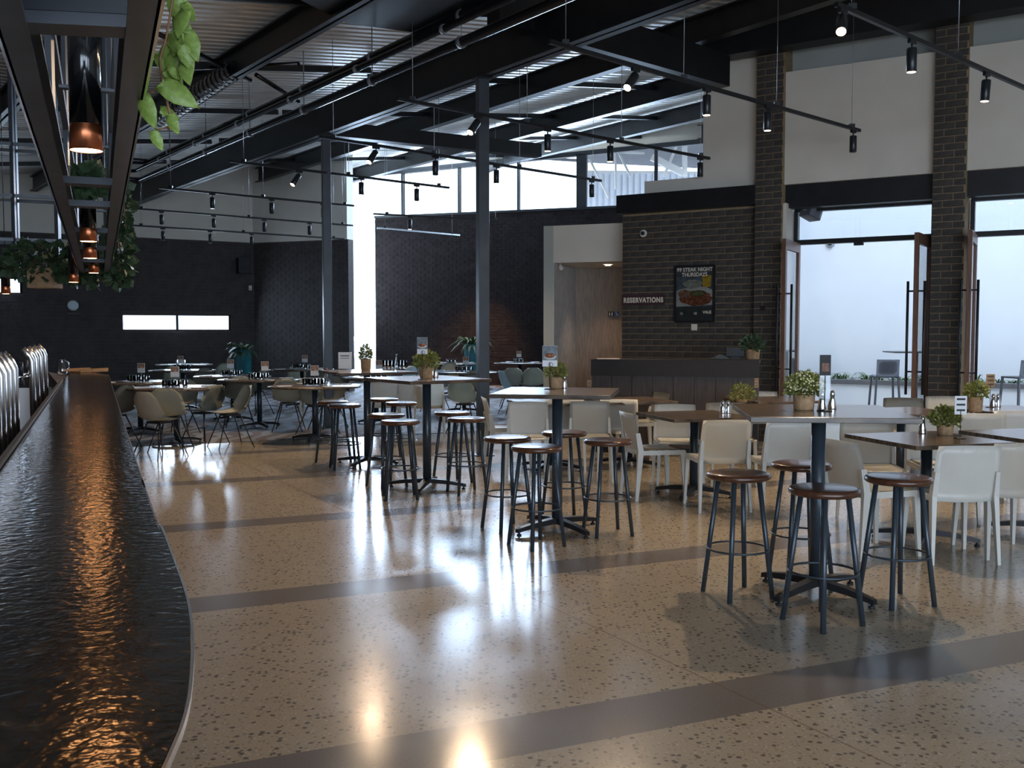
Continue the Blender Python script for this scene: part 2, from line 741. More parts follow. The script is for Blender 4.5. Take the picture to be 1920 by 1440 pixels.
hA, hB = Ls(435), Ls(230)
hC, hD = Ls(46), Ls(-90)
zA = PD(330, 620, (C1 + LD * (hA + hB) / 2).y).z
zB = PD(330, 589.5, (C1 + LD * (hA + hB) / 2).y).z
zC = PD(20, 551, (C1 + LD * hC).y).z
zD = PD(20, 521, (C1 + LD * hC).y).z
HL = [(hA, hB, zA, zB), (hC, hD, zC, zD)]
LB = 3.73
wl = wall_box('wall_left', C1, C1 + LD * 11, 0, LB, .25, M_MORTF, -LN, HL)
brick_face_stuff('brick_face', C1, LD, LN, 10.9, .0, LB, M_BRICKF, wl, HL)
wall_box('wall_left_upper', C1 + LN * .05, C1 + LD * 11 + LN * .05, LB, 6.4, .3, M_WHITE, -LN)
S2 = V2(.931, -.3656)
S2N = V2(-.3656, -.931)
E2 = C1 + S2 * 2.77
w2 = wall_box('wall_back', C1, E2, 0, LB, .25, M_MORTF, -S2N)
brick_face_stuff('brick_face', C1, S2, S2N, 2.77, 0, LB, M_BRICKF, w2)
wall_box('wall_back_upper', C1 + S2N * .05, E2 + S2N * .05, LB, 6.6, .3, M_WHITE, -S2N)
GL0 = V2(-.1667 * 28.25, 28.25)
KD = V2(.9439, -.3303)
KN = V2(-.3303, -.9439)
wall_box('wall_back_return', E2 + V2(.02, .2), GL0, 0, 6.8, .2, M_WHITE, V2(-1, 0))
# slot window glass and frames
for (i, (a, b, z0, z1)) in enumerate(HL):
    wn = sroot('window_%d' % (i + 1))
    fr = MB()
    A, B = C1 + LD * a - LN * .1, C1 + LD * b - LN * .1
    t_ = .03
    for zz in (z0 + t_ / 2, z1 - t_ / 2):
        fr.beam(A + Vector((0, 0, zz)), B + Vector((0, 0, zz)), .06, t_)
    for q in (A + LD * .015, B - LD * .015, (A + B) / 2):
        fr.beam(q + Vector((0, 0, z0)), q + Vector((0, 0, z1)), .05, .05)
    f = ob('window_frame', fr, M_FRAME, wn)
    gl = MB()
    gl.beam(A + Vector((0, 0, (z0 + z1) / 2)), B + Vector((0, 0, (z0 + z1) / 2)), .006, z1 - z0 - .02)
    ob('pane', gl, M_GLASS, f)


for (a, b, z0, z1), pw_ in ((HL[0], 75), (HL[1], 30)):
    c_ = C1 + LD * (a + b) / 2 + LN * .03
    window_light((c_.x, c_.y, (z0 + z1) / 2), (c_.x + LN.x * 5, c_.y + LN.y * 5, .9), b - a, z1 - z0, pw_, (.62, .8, 1))

# black brick wall at the back and the tall glass behind/above it
def Ks(px):
    r = (px - 960) / FPX
    return (r * GL0.y - GL0.x) / (KD.x - r * KD.y)


KB = 4.7
k0, k1 = Ks(705), Ks(1420)
K0 = GL0 + KD * k0
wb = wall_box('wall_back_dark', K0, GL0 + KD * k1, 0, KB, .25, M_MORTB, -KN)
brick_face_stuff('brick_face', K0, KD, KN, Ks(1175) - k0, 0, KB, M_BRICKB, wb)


def ztop(s):
    return 5.90 + .036 * s


wall_box('wall_back_fascia', GL0 - KD * .1, GL0 + KD * (k1 + .2), 6.45, 7.6, .2, M_WHITE, -KN)
win = sroot('window_3')
fr = MB()
a, b = GL0, GL0 + KD * (k1)
for (s0, s1) in ((0, k1),):
    fr.beam(GL0 + KD * s0 + Vector((0, 0, ztop(s0))), GL0 + KD * s1 + Vector((0, 0, ztop(s1))), .12, .12)
fr.beam(GL0 + Vector((0, 0, KB + .02)) + KD * k0, GL0 + KD * k1 + Vector((0, 0, KB + .02)), .12, .06)
for px, wd in ((658, .08), (757, .05), (862, .05), (972, .05), (1090, .28), (1228, .09), (1330, .09)):
    s = Ks(px)
    zb = 0 if px < 700 else KB
    fr.beam(GL0 + KD * s + Vector((0, 0, zb)), GL0 + KD * s + Vector((0, 0, ztop(s))), wd, .12, up=KN)
for z in (.05,):
    fr.beam(GL0 + Vector((0, 0, z)), K0 + Vector((0, 0, z)), .1, .1)
ob('window_frame', fr, M_FRAME, win)
sp_ = [0.04] + [Ks(p) for p in (757, 862, 972, 1090, 1228, 1330)]
for s0, s1 in zip(sp_, sp_[1:] + [k1]):
    gm = MB()
    q = [GL0 + KD * s0, GL0 + KD * s1]
    zb = KB
    gm.quad([(q[0].x, q[0].y, zb), (q[1].x, q[1].y, zb), (q[1].x, q[1].y, ztop(s1)), (q[0].x, q[0].y, ztop(s0))])
    ob('pane', gm, M_GLASS, win)
gm = MB()
gm.quad([(GL0.x, GL0.y, .1), (K0.x, K0.y, .1), (K0.x, K0.y, KB), (GL0.x, GL0.y, KB)])
ob('pane', gm, M_GLASS, win)
# fascia between glass head and roof
fb = MB()
q = [GL0 + KN * .02, GL0 + KD * k1 + KN * .02]
fb.quad([(q[0].x, q[0].y, ztop(0) + .05), (q[1].x, q[1].y, ztop(k1) + .05), (q[1].x, q[1].y, 7.5), (q[0].x, q[0].y, 7.5)])
bmesh.ops.solidify(fb.bm, geom=fb.bm.faces[:], thickness=.05)
struct('trim_1', fb, M_WHITE)

# corridor block with white bulkhead
CB = sroot('wall_corridor')
p0, p1 = V2(.644, 15.3), V2(1.72, 14.88)
cd_ = (p1 - p0).normalized()
cn = V2(-cd_.y, cd_.x)     # away from viewer
b = MB()
b.prism([(p0.x, p0.y), (p1.x, p1.y), (p1.x + cn.x * .15, p1.y + cn.y * .15), (p0.x + cn.x * .15, p0.y + cn.y * .15)], 2.555, 3.13)
ob('bulkhead', b, M_WHITE, CB)
b = MB()   # nib wall, left of the opening
b.prism([(p0.x - .15, p0.y + .03), (p0.x, p0.y), (1.08, 16.75), (.93, 16.8)], 0, 3.13)
ob('nib_wall', b, M_GREYW, CB)
b = MB()
b.prism([(p0.x, p0.y - .0), (p0.x + .012, p0.y + .0), (1.092, 16.72), (1.08, 16.72)], 0, 2.555)
ob('lining', b, mat('white_lining', (.55, .57, .58), .7), CB)
b = MB()
b.prism([(1.05, 16.72), (4.0, 16.2), (4.0, 16.4), (1.05, 16.92)], 0, 3.13)
ob('end_wall', b, M_CORR, CB)
b = MB()
b.prism([(p0.x - .1, p0.y + .12), (p1.x + .1, p1.y + .12), (4.0, 14.3), (4.0, 16.9), (1.0, 16.9)], 2.56, 2.66)
ob('corridor_ceiling', b, M_WHITE, CB)
dl = thing('downlight', 'small lit round downlight in the corridor ceiling', 'light', P(1140, 497, 2.552))
b = MB()
b.lathe([(.07, .0), (.07, -.006), (.05, -.008)], 20)
ob('rim', b, M_WHITE, dl)
b = MB()
b.lathe([(.0, -.006), (.05, -.006)], 20)
ob('lens', b, M_LENS, dl)
l = bpy.data.lights.new('downlight_beam', 'SPOT')
l.energy, l.color, l.spot_size, l.shadow_soft_size = 26, (1, .66, .42), 1.5, .04
l.spot_blend = 1
o = bpy.data.objects.new('downlight_beam', l)
o.location = P(1140, 497, 2.552) + Vector((0, .25, -.03))
COL.objects.link(o)

# reservations wall, white upper wall, brick columns and door bays
sC1a, sC1b = Ws(1419), Ws(1470)
sC2a, sC2b = Ws(1745), Ws(1809)
sC1b = sC1a + .36
sC2b = sC2a + .37
wr = wall_box('wall_right_reservations', WP(-.02), WP(sC1a), 0, 3.2, .25, M_MORT, -ND)
brick_parts(wr, WP(-.02), UD, ND, sC1a + .02, .945, 3.2, M_BRICK)
brick_face_stuff('brick_face', WP(-.02), UD, ND, sC1a + .02, .0, .94, M_BRICK, wr)
b = MB()
b.beam(WP(-.04, .03, 3.33), WP(sC1a, .03, 3.33), .32, .26)
struct('trim_2', b, M_BLACK)
sW = Ws(1314)
wall_box('wall_right_upper', WP(sW), WP(sC1a + .1), 3.46, 6.3, .2, M_WHITE, -ND)
wall_box('wall_right_parapet', WP(Ws(1206)), WP(sW), 3.46, 3.66, .2, M_WHITE, -ND)
b = MB()
b.box((0, 0, 0), (.01, .01, .01))
b.bm.free()

for i, (sa, sb) in enumerate(((sC1a, sC1b), (sC2a, sC2b))):
    top = 5.35 if i == 0 else 5.6
    c = wall_box('wall_right_pier_%d' % (i + 1), WP(sa, .16), WP(sb, .16), 0, top, .55, M_MORT, -ND)
    brick_parts(c, WP(sa, .16), UD, ND, sb - sa, 0.0, top, M_BRICK)
# third pier, just outside the frame
wall_box('wall_right_pier_3', WP(sC2b + 1.75, .16), WP(sC2b + 2.12, .16), 0, 5.8, .55, M_BRICK, -ND)
bays = [(sC1b, sC2a), (sC2b, sC2b + 1.75), (sC2b + 2.12, sC2b + 4.2)]
for i, (sa, sb) in enumerate(bays):
    L = sb - sa
    wall_box('wall_right_bulkhead_%d' % (i + 1), WP(sa, .06), WP(sb, .06), 3.45, 4.93, .5, M_WHITE, -ND)
    wall_box('wall_right_recess_%d' % (i + 1), WP(sa, -.25), WP(sb, -.25), 4.93, 6.4, .2, M_GREYW, -ND)
    b = MB()
    b.beam(WP(sa, -.1, 3.295), WP(sb, -.1, 3.295), .2, .31)
    struct('trim_%d' % (i + 3), b, M_BLACK)
    if i == 0:
        wall_box('wall_right_reveal', WP(sa, .10), WP(sa + .045, .10), 0, 3.2, .5, M_WHITE, -ND)
    # door frame, transom and top light
    dr = sroot('door_%d' % (i + 1))
    zt, zh = 2.70, 3.14
    n_ = -.3
    x0, x1 = sa + (.06 if i == 0 else .02), sb - .02
    f = MB()
    for s in (x0 + .02, x1 - .02):
        f.beam(WP(s, n_, 0), WP(s, n_, zh), .05, .1, up=ND)
    f.beam(WP(x0, n_, zt), WP(x1, n_, zt), .1, .065)
    f.beam(WP(x0, n_, zh - .01), WP(x1, n_, zh - .01), .1, .04)
    ob('door_frame', f, M_FRAME, dr)
    gm = MB()
    gm.beam(WP(x0, n_, (zt + zh) / 2), WP(x1, n_, (zt + zh) / 2), .008, zh - zt - .05)
    ob('top_light', gm, M_GLASS, dr)
    ob('door_closer', MB().beam(WP((x0 + x1) / 2 - .1, n_ + .05, zt - .055), WP((x0 + x1) / 2 + .02, n_ + .05, zt - .055), .05, .04), M_FRAME, dr)
    # two leaves opened into the room
    for hs, sg in ((x0 + .06, 1), (x1 - .06, -1)):
        if i == 2:
            continue
        lw = .82
        a0, a1 = WP(hs, n_ + .04), WP(hs + .03 * sg, n_ + .04 + lw)
        d = (a1 - a0).normalized()
        lf = MB()
        st = .075
        for (u, v) in ((0, st), (lw - st, lw)):
            lf.beam(a0 + d * (u + v) / 2 + Vector((0, 0, .01)), a0 + d * (u + v) / 2 + Vector((0, 0, zt - .04)), st, .05, up=UD)
        for z in (.08, zt - .08):
            lf.beam(a0 + Vector((0, 0, z)), a0 + d * lw + Vector((0, 0, z)), .05, .13)
        leaf = ob('door_leaf', lf, M_TIMB, dr)
        ob('pane', MB().beam(a0 + d * .06 + Vector((0, 0, zt / 2)), a0 + d * (lw - .06) + Vector((0, 0, zt / 2)), .008, zt - .3), M_GLASS, leaf)
        h = MB()
        for side in (-1, 1):
            pp = a0 + d * (lw - .05) + UD * .095 * side
            h.tube([pp + Vector((0, 0, .72)), pp + Vector((0, 0, 2.1))], .016, 10)
        for z in (1.0, 1.98):
            pp = a0 + d * (lw - .05) + Vector((0, 0, z))
            h.tube([pp - UD * .095, pp + UD * .095], .011, 8)
        ob('door_handle', h, M_BLACK, leaf)
# closing walls out of view
wall_box('wall_right_side', V2(10.3, 9.25), V2(10.3, -4), 0, 6.5, .2, M_WHITE, V2(1, 0))
wall_box('wall_right_outer', WP(sC2b + 4.2), V2(10.4, 9.0), 0, 6.5, .2, M_WHITE, -ND)
wall_box('wall_right_deep', GL0 + KD * k1, WP(sC1a, -.3), 0, 7.2, .2, M_WHITE, V2(1, .2))
wall_box('wall_front', V2(-14.5, -4), V2(10.4, -4), 0, 6, .2, M_WHITE, V2(0, -1), holes=[(12.5, 24, .0, 3.4)])
wall_box('wall_left_bar', C1 + LD * 11, V2(-14.5, -4), 0, 6, .2, M_MORTF, V2(-1, 0))

# roof deck: corrugated sheets, ribs across the rafters
dk = MB()
R0 = V2(-.35, 11.7)
xs = []
r_ = -26.0
while r_ < 20:
    for dx, dz in ((0, 0), (.045, 0), (.065, .035), (.11, .035), (.13, 0)):
        xs.append((r_ + dx, dz))
    r_ += .18
offs = [-24, -4, 6, 22]
rows = []
PIER, GEND = WP(sC1a, -.4), GL0 + KD * (k1 + .3)


def q_limit(rr):
    """how far a rib runs before it leaves the building on the terrace side"""
    q_ = -3.5
    while q_ < 22:
        p = R0 + RD * rr + QD * q_
        n_in = (p - W0).dot(ND) > -.55
        e_ = GEND - PIER
        left = e_.x * (p.y - PIER.y) - e_.y * (p.x - PIER.x) > 0
        if (not n_in and not left) or (p - GL0).dot(KN) < -.3:
            break
        q_ += .1
    return q_


for (rr, dz) in xs:
    qm = q_limit(rr)
    oo = [-24, -4, -4 + (qm + 4) / 2, qm]
    rows.append([dk.bm.verts.new(R0 + RD * rr + QD * o_ + Vector((0, 0, 5.3 + .12 * max(o_, -4) + dz))) for o_ in oo])
for ra, rb in zip(rows, rows[1:]):
    for i in range(len(offs) - 1):
        dk.bm.faces.new((ra[i], ra[i + 1], rb[i + 1], rb[i]))
struct('ceiling', dk, M_DECK)
rt = MB()
rt.prism([(-22, -10), (22, -10), (22, 35), (-22, 35)], 7.6, 7.7)
# (no upper slab needed: the deck itself closes the room)
rt.bm.free()


# rafters: I-beams, each its own piece of the setting
def rafter(off, zb, h, y0, y1, wf=.16):
    b = MB()
    X0 = 8.32 + 1.2445 * off

    def pt(y, z):
        return Vector((X0 - .741 * y, y, z))
    b.beam(pt(y0, zb + .012), pt(y1, zb + .012), wf, .024)
    b.beam(pt(y0, zb + h - .012), pt(y1, zb + h - .012), wf, .024)
    b.beam(pt(y0, zb + h / 2), pt(y1, zb + h / 2), .03, h)
    return b


rid = 0


def trim(mb, m=M_BLACK):
    global rid
    rid += 1
    return struct('trim_%d' % (rid + 10), mb, m)


mb = rafter(0, 4.47, .5, -2, 27.5, .2)
main_beam = trim(mb)
for off, y0_ in ((3.0, 5), (6.0, 15.9), (9.0, 19.8), (12.0, 23.8)):
    rz_ = 5.3 + .12 * off
    trim(rafter(off, rz_ - .42, .36, y0_, 27.5, .15))
for off in (-2.1, -4.2, -6.3, -8.6):
    rz_ = 5.3 + .12 * max(off, -4)
    trim(rafter(off, rz_ - .40, .34, -1, 24, .15))
# bridging between rafters
for rr in (-9, -6, -3, 0, 3, 6, 9, 12):
    b = MB()
    for (o0, o1) in ((-8.6, -4.2), (-4.2, 0), (0.1, 6), (6, 12)):
        q0, q1 = R0 + RD * rr + QD * o0, R0 + RD * (rr + R.uniform(-.3, .3)) + QD * o1
        b.beam(q0 + Vector((0, 0, 5.3 + .12 * max(o0, -4) - .16)), q1 + Vector((0, 0, 5.3 + .12 * max(o1, -4) - .16)), .05, .08)
    trim(b)
# wall beam over the doors and the beam meeting it
b = MB()
b.beam(WP(Ws(1325), .32, 5.38), WP(sC2b + 4, .32, 5.48), .3, .46)
trim(b)
b = MB()
b.beam(Vector((-.2, 10.6, 4.98)), Vector((2.85, 13.35, 4.98)), .2, .42)
trim(b)
b = MB()
q1 = PD(1010, 287, 16.9)
b.beam(Vector((-2.84, 15.06, 4.57)), Vector((q1.x, q1.y, 4.57)), .2, .22)
trim(b)

# posts under the main beam
for i, (x, y) in enumerate(((-.35, 11.7), (-2.84, 15.06))):
    ps = thing('steel_post', ['slim grey square steel post right beside the middle bar table', 'slim dark square steel post left of the tall glass strip'][i], 'post', (x, y, 0), .35, 'steel posts under the main beam')
    ob('shaft', MB().box((-.065, -.065, .01), (.065, .065, 4.46), bev=.006), M_POST, ps)
    ob('base_plate', MB().box((-.11, -.11, 0), (.11, .11, .012)), M_BLACK, ps)
    ob('cap_plate', MB().box((-.1, -.1, 4.455), (.1, .1, 4.47)), M_BLACK, ps)

# service pipes along the main beam
X0P = 6.9
lab = ['lowest black service pipe with elbow alongside the main beam', 'middle slim service pipe alongside the main beam', 'topmost black service pipe alongside the main beam']
for i, (x0, z, r) in enumerate(((6.9, 4.40, .05), (6.72, 4.53, .035), (6.9, 4.66, .055))):
    pr = thing('service_pipe', lab[i], 'pipe', (0, 0, 0), 0, 'service pipes along the main beam')
    ys = [-1, 3, 8, 13, 18.9 - i * .25]
    pts = [Vector((x0 - .741 * y, y, z)) for y in ys]
    last = pts[-1]
    e = last + RD * .15
    pts += [last + RD * .09 + QD * -.02, e + QD * -.1, e + QD * -.55, e + QD * -.65 + Vector((0, 0, .05)), e + QD * -.68 + Vector((0, 0, .6))]
    ob('pipe', MB().tube(pts, r, 12), M_PIPE, pr)
    cm = MB().tube([RD * -.02, RD * .02], r + .012, 12).mesh('clamp')
    cm.materials.append(M_GALV)
    y = 1.
    while y < 18.5:
        c = Vector((x0 - .741 * y, y, z))
        ob('clamp', cm, None, pr, c)
        if i == 0:
            ob('hanger_rod', MB().beam(c, c + Vector((0, 0, .85)), .012, .012), M_GALV, pr)
        y += 1.5

# big air duct high up
b = MB()
b.prism([(-1.72, 10.45), (-1.05, 10.75), (1.4, 8.0), (-.3, 5.5), (-2.3, 9.2)], 4.72, 5.1)
dct = tag(ob('air_duct', b, M_BLACK), 'large black angular air duct high among the rafters', 'duct')
for i, (pa, pb) in enumerate((((250, 40), (470, 150)), ((330, 130), (560, 120)), ((480, 140), (560, 190)))):
    a_, c_ = P(*pa, 4.9), P(*pb, 4.75)
    trim(MB().tube([a_, c_], .03, 8), M_PIPE)
# flexible silver duct glimpsed left
pts = []
for k in range(40):
    t = k / 39
    p = P(300, 225, 4.6).lerp(P(440, 130, 4.75), t)
    pts.append(p)
b = MB()
for k in range(39):
    b.tube([pts[k], pts[k + 1]], .13 if k % 2 else .11, 12, caps=False)
tag(ob('flexible_duct', b, mat('foil', (.35, .34, .33), .35, .8, .2, 30)), 'dull silver flexible duct behind the hanging leaves', 'duct')

# ------------------------------------------------------------------ light tracks and spot lamps
TZ = 3.9


def mk_spot(lit):
    t = thing('spot_lamp', 'x', 'spotlight', (0, 0, 0), 0)
    ob('adapter', MB().box((-.05, -.015, -.03), (.05, .015, 0)), M_BLACK, t)
    ob('arm', MB().tube([(0, 0, -.03), (0, 0, -.075)], .008, 8), M_BLACK, t)
    hd = MB().lathe([(0, 0), (.036, 0), (.041, -.008), (.041, -.19), (.036, -.195), (.034, -.17)], 18, c=(0, 0, -.065))
    ob('head', hd, mat('lamp_body', (.03, .035, .04), .3, .4), t)
    ob('lens', MB().lathe([(0, 0), (.035, 0)], 16, c=(0, 0, -.2605)), M_LENS if lit else M_DEAD, t)
    return t


def aimed(t, target):
    """tilt the head and lens of a placed lamp"""
    base = Vector(t.location) + Vector((0, 0, -.06))
    d = (Vector(target) - base).normalized()
    q = Vector((0, 0, -1)).rotation_difference(d)
    for c in kids(t):
        if c.name.startswith(('head', 'lens')):
            piv = Vector((0, 0, -.06))
            c.matrix_basis = Matrix.Translation(piv) @ q.to_matrix().to_4x4() @ Matrix.Translation(-piv)
    return base + d * .2, d


protoL, protoD = Proto(mk_spot(True)), Proto(mk_spot(False))
tracks = [
    # name, start px, end px, z, label, lamps (px, lit, tilt target or None, words)
    ((1568, 8), (1960, 182), TZ, 'black light track nearest the viewer at top right',
     [(1568, 1, (-.35, -.9), 'bright tilted spot lamp at the left end of the nearest track'), (1697, 1, None, 'lit spot lamp in front of the white panel, middle of the nearest track'), (1836, 1, (-.06, 0), 'lit spot lamp right of the right brick pier')]),
    ((1030, 78), (1612, 245), TZ, 'long black light track crossing in front of the left brick pier',
     [(1188, 1, (-.6, -.75), 'bright tilted spot lamp left of the white upper wall'), (1320, 1, None, 'lit spot lamp against the edge of the white upper wall'), (1433, 1, None, 'lit spot lamp in front of the left brick pier'), (1592, 0, None, 'unlit spot lamp at the right end of the track across the white panel')]),
    ((745, 185), (1330, 297), TZ, 'black light track passing in front of the grey steel post',
     [(897, 1, (-.55, -.7), 'tilted lit spot lamp against the top of the grey steel post'), (1026, 1, None, 'lit spot lamp in mid air right of the grey steel post'), (1142, 1, None, 'lit spot lamp above the white outdoor truss'), (1309, 0, None, 'unlit spot lamp at the track end by the white upper wall')]),
    ((600, 256), (1127, 339), TZ, 'black light track hung before the bright high windows',
     [(708, 1, (-.5, -.6), 'tilted lit spot lamp just above the bright corner of the glass'), (818, 0, None, 'unlit spot lamp under the short steel beam'), (931, 1, None, 'lit spot lamp right beside the grey post before the bright windows'), (1108, 0, None, 'unlit spot lamp against the thick window post')]),
    ((431, 302), (842, 352), TZ, 'black light track left of the tall glass strip',
     [(565, 1, (-.5, -.5), 'tilted lit spot lamp on the cream wall left of the dark post'), (680, 0, None, 'unlit spot lamp silhouetted in the corner of the tall glass'), (783, 0, None, 'unlit spot lamp silhouetted in the second high window pane')]),
    ((298, 352), (664, 386), TZ, 'uppermost of the three light tracks before the left cream wall',
     [(403, 0, None, 'left spot lamp of the uppermost wall track'), (513, 0, None, 'middle spot lamp of the uppermost wall track'), (609, 0, None, 'right spot lamp of the uppermost wall track beside the dark post')]),
    ((240, 390), (662, 423), TZ, 'middle of the three light tracks before the left cream wall',
     [(308, 0, None, 'leftmost spot lamp of the middle wall track'), (405, 0, None, 'second spot lamp from the left on the middle wall track'), (499, 0, None, 'third spot lamp from the left on the middle wall track'), (583, 0, None, 'rightmost spot lamp of the middle wall track')]),
    ((240, 422), (645, 448), 3.7, 'lowest of the three light tracks before the left cream wall',
     [(310, 0, None, 'left spot lamp of the lowest wall track'), (398, 0, None, 'middle spot lamp of the lowest wall track'), (475, 0, None, 'right spot lamp of the lowest wall track at the wall corner')]),
    ((706, 427), (862, 441), TZ, 'faint pale light track across the dark back wall', []),
    ((700, 401), (952, 414), TZ - .05, 'short light track under the bright high windows',
     [(770, 1, None, 'tiny lit spot lamp under the bright high windows')]),
]
NSP = 0
for (pa, pb, z, lb, lamps) in tracks:
    A, B = P(*pa, z), P(*pb, z)
    if lb.startswith(('faint', 'short')):
        A, B = P(*pa, z), P(*pb, z)
    tr = thing('light_track', lb, 'light track', A, 0, 'ceiling light tracks')
    d = (B - A)
    L = d.length
    ob('rail', MB().beam((0, 0, 0), d, .035, .035), M_BLACK if not lb.startswith('faint') else M_GALV, tr)
    n = max(2, int(L / 1.7) + 1)
    for k in range(n):
        c = d * ((k + .12) / (n - .76))
        zz = roof_z(A.x + c.x, A.y + c.y) - .04 - z
        ob('hanger_wire', MB().tube([c, c + Vector((0, 0, zz))], .0035, 5), M_GALV, tr)
        ob('hanger_clip', MB().box((c.x - .03, c.y - .03, .01), (c.x + .03, c.y + .03, .05)), M_BLACK, tr)
    for (px, lit, tilt, wlab) in lamps:
        # the point of the rail seen at this pixel column
        r = (px - 960) / FPX
        t = (A.x - r * A.y) / (r * d.y - d.x)
        loc = A + d * t + Vector((0, 0, -.017))
        s = (protoL if lit else protoD).put(loc, math.atan2(d.y, d.x), wlab, 'track spot lamps')
        s['name_'] = 0
        del s['name_']
        tg = loc + Vector((0, 0, -2))
        if tilt:
            tg = loc + Vector((tilt[0] * 2.0, tilt[1] * 2.0, -2))
        # heads were built un-rotated: set a rotation on the copies
        yaw = math.atan2(d.y, d.x)
        base = loc + Vector((0, 0, -.06))
        dd = (tg - base).normalized()
        for c in kids(s):
            c.matrix_basis = Matrix.Identity(4)
        if tilt:
            dl_ = Matrix.Rotation(-yaw, 3, 'Z') @ dd
            q = Vector((0, 0, -1)).rotation_difference(dl_)
            piv = Vector((0, 0, -.06))
            for c in kids(s):
                if c.name.startswith(('head', 'lens')):
                    c.matrix_basis = Matrix.Translation(piv) @ q.to_matrix().to_4x4() @ Matrix.Translation(-piv)
        if lit:
            NSP += 1
            l = bpy.data.lights.new('spot_beam', 'SPOT')
            l.energy = SPOT_W * (5.3 if tilt else 2.6)
            l.color = (1, .73, .47)
            l.spot_size, l.spot_blend, l.shadow_soft_size = 1.9 if tilt else 1.55, .7, .035
            o = bpy.data.objects.new('spot_beam', l)
            o.location = base + dd * .21
            o.rotation_euler = dd.to_track_quat('-Z', 'Y').to_euler()
            COL.objects.link(o)

# ------------------------------------------------------------------ the bar
ZB = 1.05
edge = [(140, 693), (203, 703), (265, 900), (300, 985), (328, 1060), (345, 1110), (355, 1160), (357.5, 1210), (355, 1260), (349, 1310), (335, 1360), (318, 1400), (300, 1440), (262, 1520), (215, 1620)]
E = [P(x, y, ZB) for (x, y) in edge]
# smooth the near curve
sm = []
for i in range(len(E) - 1):
    if i < 2:
        sm.append(E[i])
        continue
    p0_, p1_, p2_, p3_ = E[i - 1], E[i], E[i + 1], E[min(i + 2, len(E) - 1)]
    for k in range(4):
        t = k / 4
        sm.append(.5 * ((2 * p1_) + (p2_ - p0_) * t + (2 * p0_ - 5 * p1_ + 4 * p2_ - p3_) * t * t + (3 * p1_ - p0_ - 3 * p2_ + p3_) * t ** 3))
sm.append(E[-1])


def LE(y):
    return Vector((-.338 - .4228 * y, y, ZB))


outline = [(p.x, p.y) for p in sm]
outline = outline + [(-.1, .3), (-.45, .1), (LE(.6).x - .0, .6), (LE(8.6).x, 8.6)]
bar = thing('bar_counter', 'long dark polished stone bar curving along the left', 'bar', (0, 0, 0))
ob('countertop', MB().prism(outline, ZB - .02, ZB), bar_mat(), bar)
es = MB()
for a_, c_ in zip(sm[1:], sm[2:]):
    d = (c_ - a_)
    nn = Vector((-d.y, d.x, 0)).normalized()
    if nn.x < 0:
        nn = -nn
    o_ = nn * .003
    es.beam(a_ + o_ - d * .02 + Vector((0, 0, -.0065)), c_ + o_ + d * .02 + Vector((0, 0, -.0065)), .004, .012)
ob('edge_strip', es, mat('brushed_edge', (.8, .82, .85), .22, 1, .05), bar, label='bright metal edge strip')
bd = [(x - .28 * AD.x, y - .28 * AD.y) for (x, y) in outline[:len(sm)]]
bd2 = bd + [(LE(.6).x + .02, .6), (LE(8.6).x + .02, 8.5)]
ob('bar_body', MB().prism(bd2, 0, ZB - .021), M_CLAD, bar)
rl = MB()
rl.beam(LE(.6) + Vector((0, 0, .012)), LE(8.7) + Vector((0, 0, .012)), (.018), .016)
ob('rail', rl, mat('matt_black', (.012, .012, .013), .7, 0, .1), bar, label='black rail along the staff side')
# staff-side work surface, lower, behind the rail
wk = thing('back_counter', 'low dark steel work surface behind the beer taps', 'counter', (0, 0, 0))
q = [LE(.6) - AD * .02, LE(10.4) - AD * .02, LE(10.4) - AD * .62, LE(.6) - AD * .62]
ob('work_top', MB().prism([(p.x, p.y) for p in q], .86, .9), mat('brushed_dark_steel', (.05, .042, .035), .4, .5, .15), wk)
q = [LE(.7) - AD * .06, LE(10.3) - AD * .06, LE(10.3) - AD * .58, LE(.7) - AD * .58]
ob('cabinet', MB().prism([(p.x, p.y) for p in q], 0, .86), M_BLACK, wk)

# beer taps
tp = thing('beer_tap', 'x', 'beer tap')
ob('foot', MB().lathe([(0, 0), (.03, 0), (.03, .012), (.02, .02), (0, .02)], 16), M_CHROME, tp)
ob('column', MB().tube([(0, 0, .01), (0, 0, .345), (-.012, 0, .37), (-.045, .0, .405)], .017, 14), mat('polished_steel', (.88, .9, .94), .22, 1, .03), tp)
ob('spout', MB().tube([(-.015, 0, .27), (-.07, 0, .27), (-.08, 0, .26), (-.082, 0, .21)], .008, 10), M_CHROME, tp)
ob('tap_handle', MB().tube([(-.055, 0, .275), (-.06, 0, .34)], .008, 10, r2=.012), M_BLACK, tp)
tapP = Proto(tp)
tl = ['chrome beer tap closest to the viewer at the left frame edge'] + ['chrome beer tap, %s of the near row counted from the left frame edge' % k_ for k_ in ('second', 'third', 'fourth', 'fifth', 'sixth', 'seventh', 'eighth')] + ['chrome beer tap, %s of the far row by the bar end' % k_ for k_ in ('first', 'second', 'third', 'last')]
for i, px in enumerate((-3, 5, 13, 21, 29, 37, 44, 51, 79, 86, 93, 100)):
    r = (px - 960) / FPX
    Y = .338 / (-r - .4228)
    c = LE(Y) - AD * .055
    c.z = .9
    o = tapP.put(c, math.atan2(AD.y, AD.x) + .25, tl[i], 'chrome beer taps on the bar', (1, 1, 1.0))
    o.scale = (1.0, 1.0, 1.22)
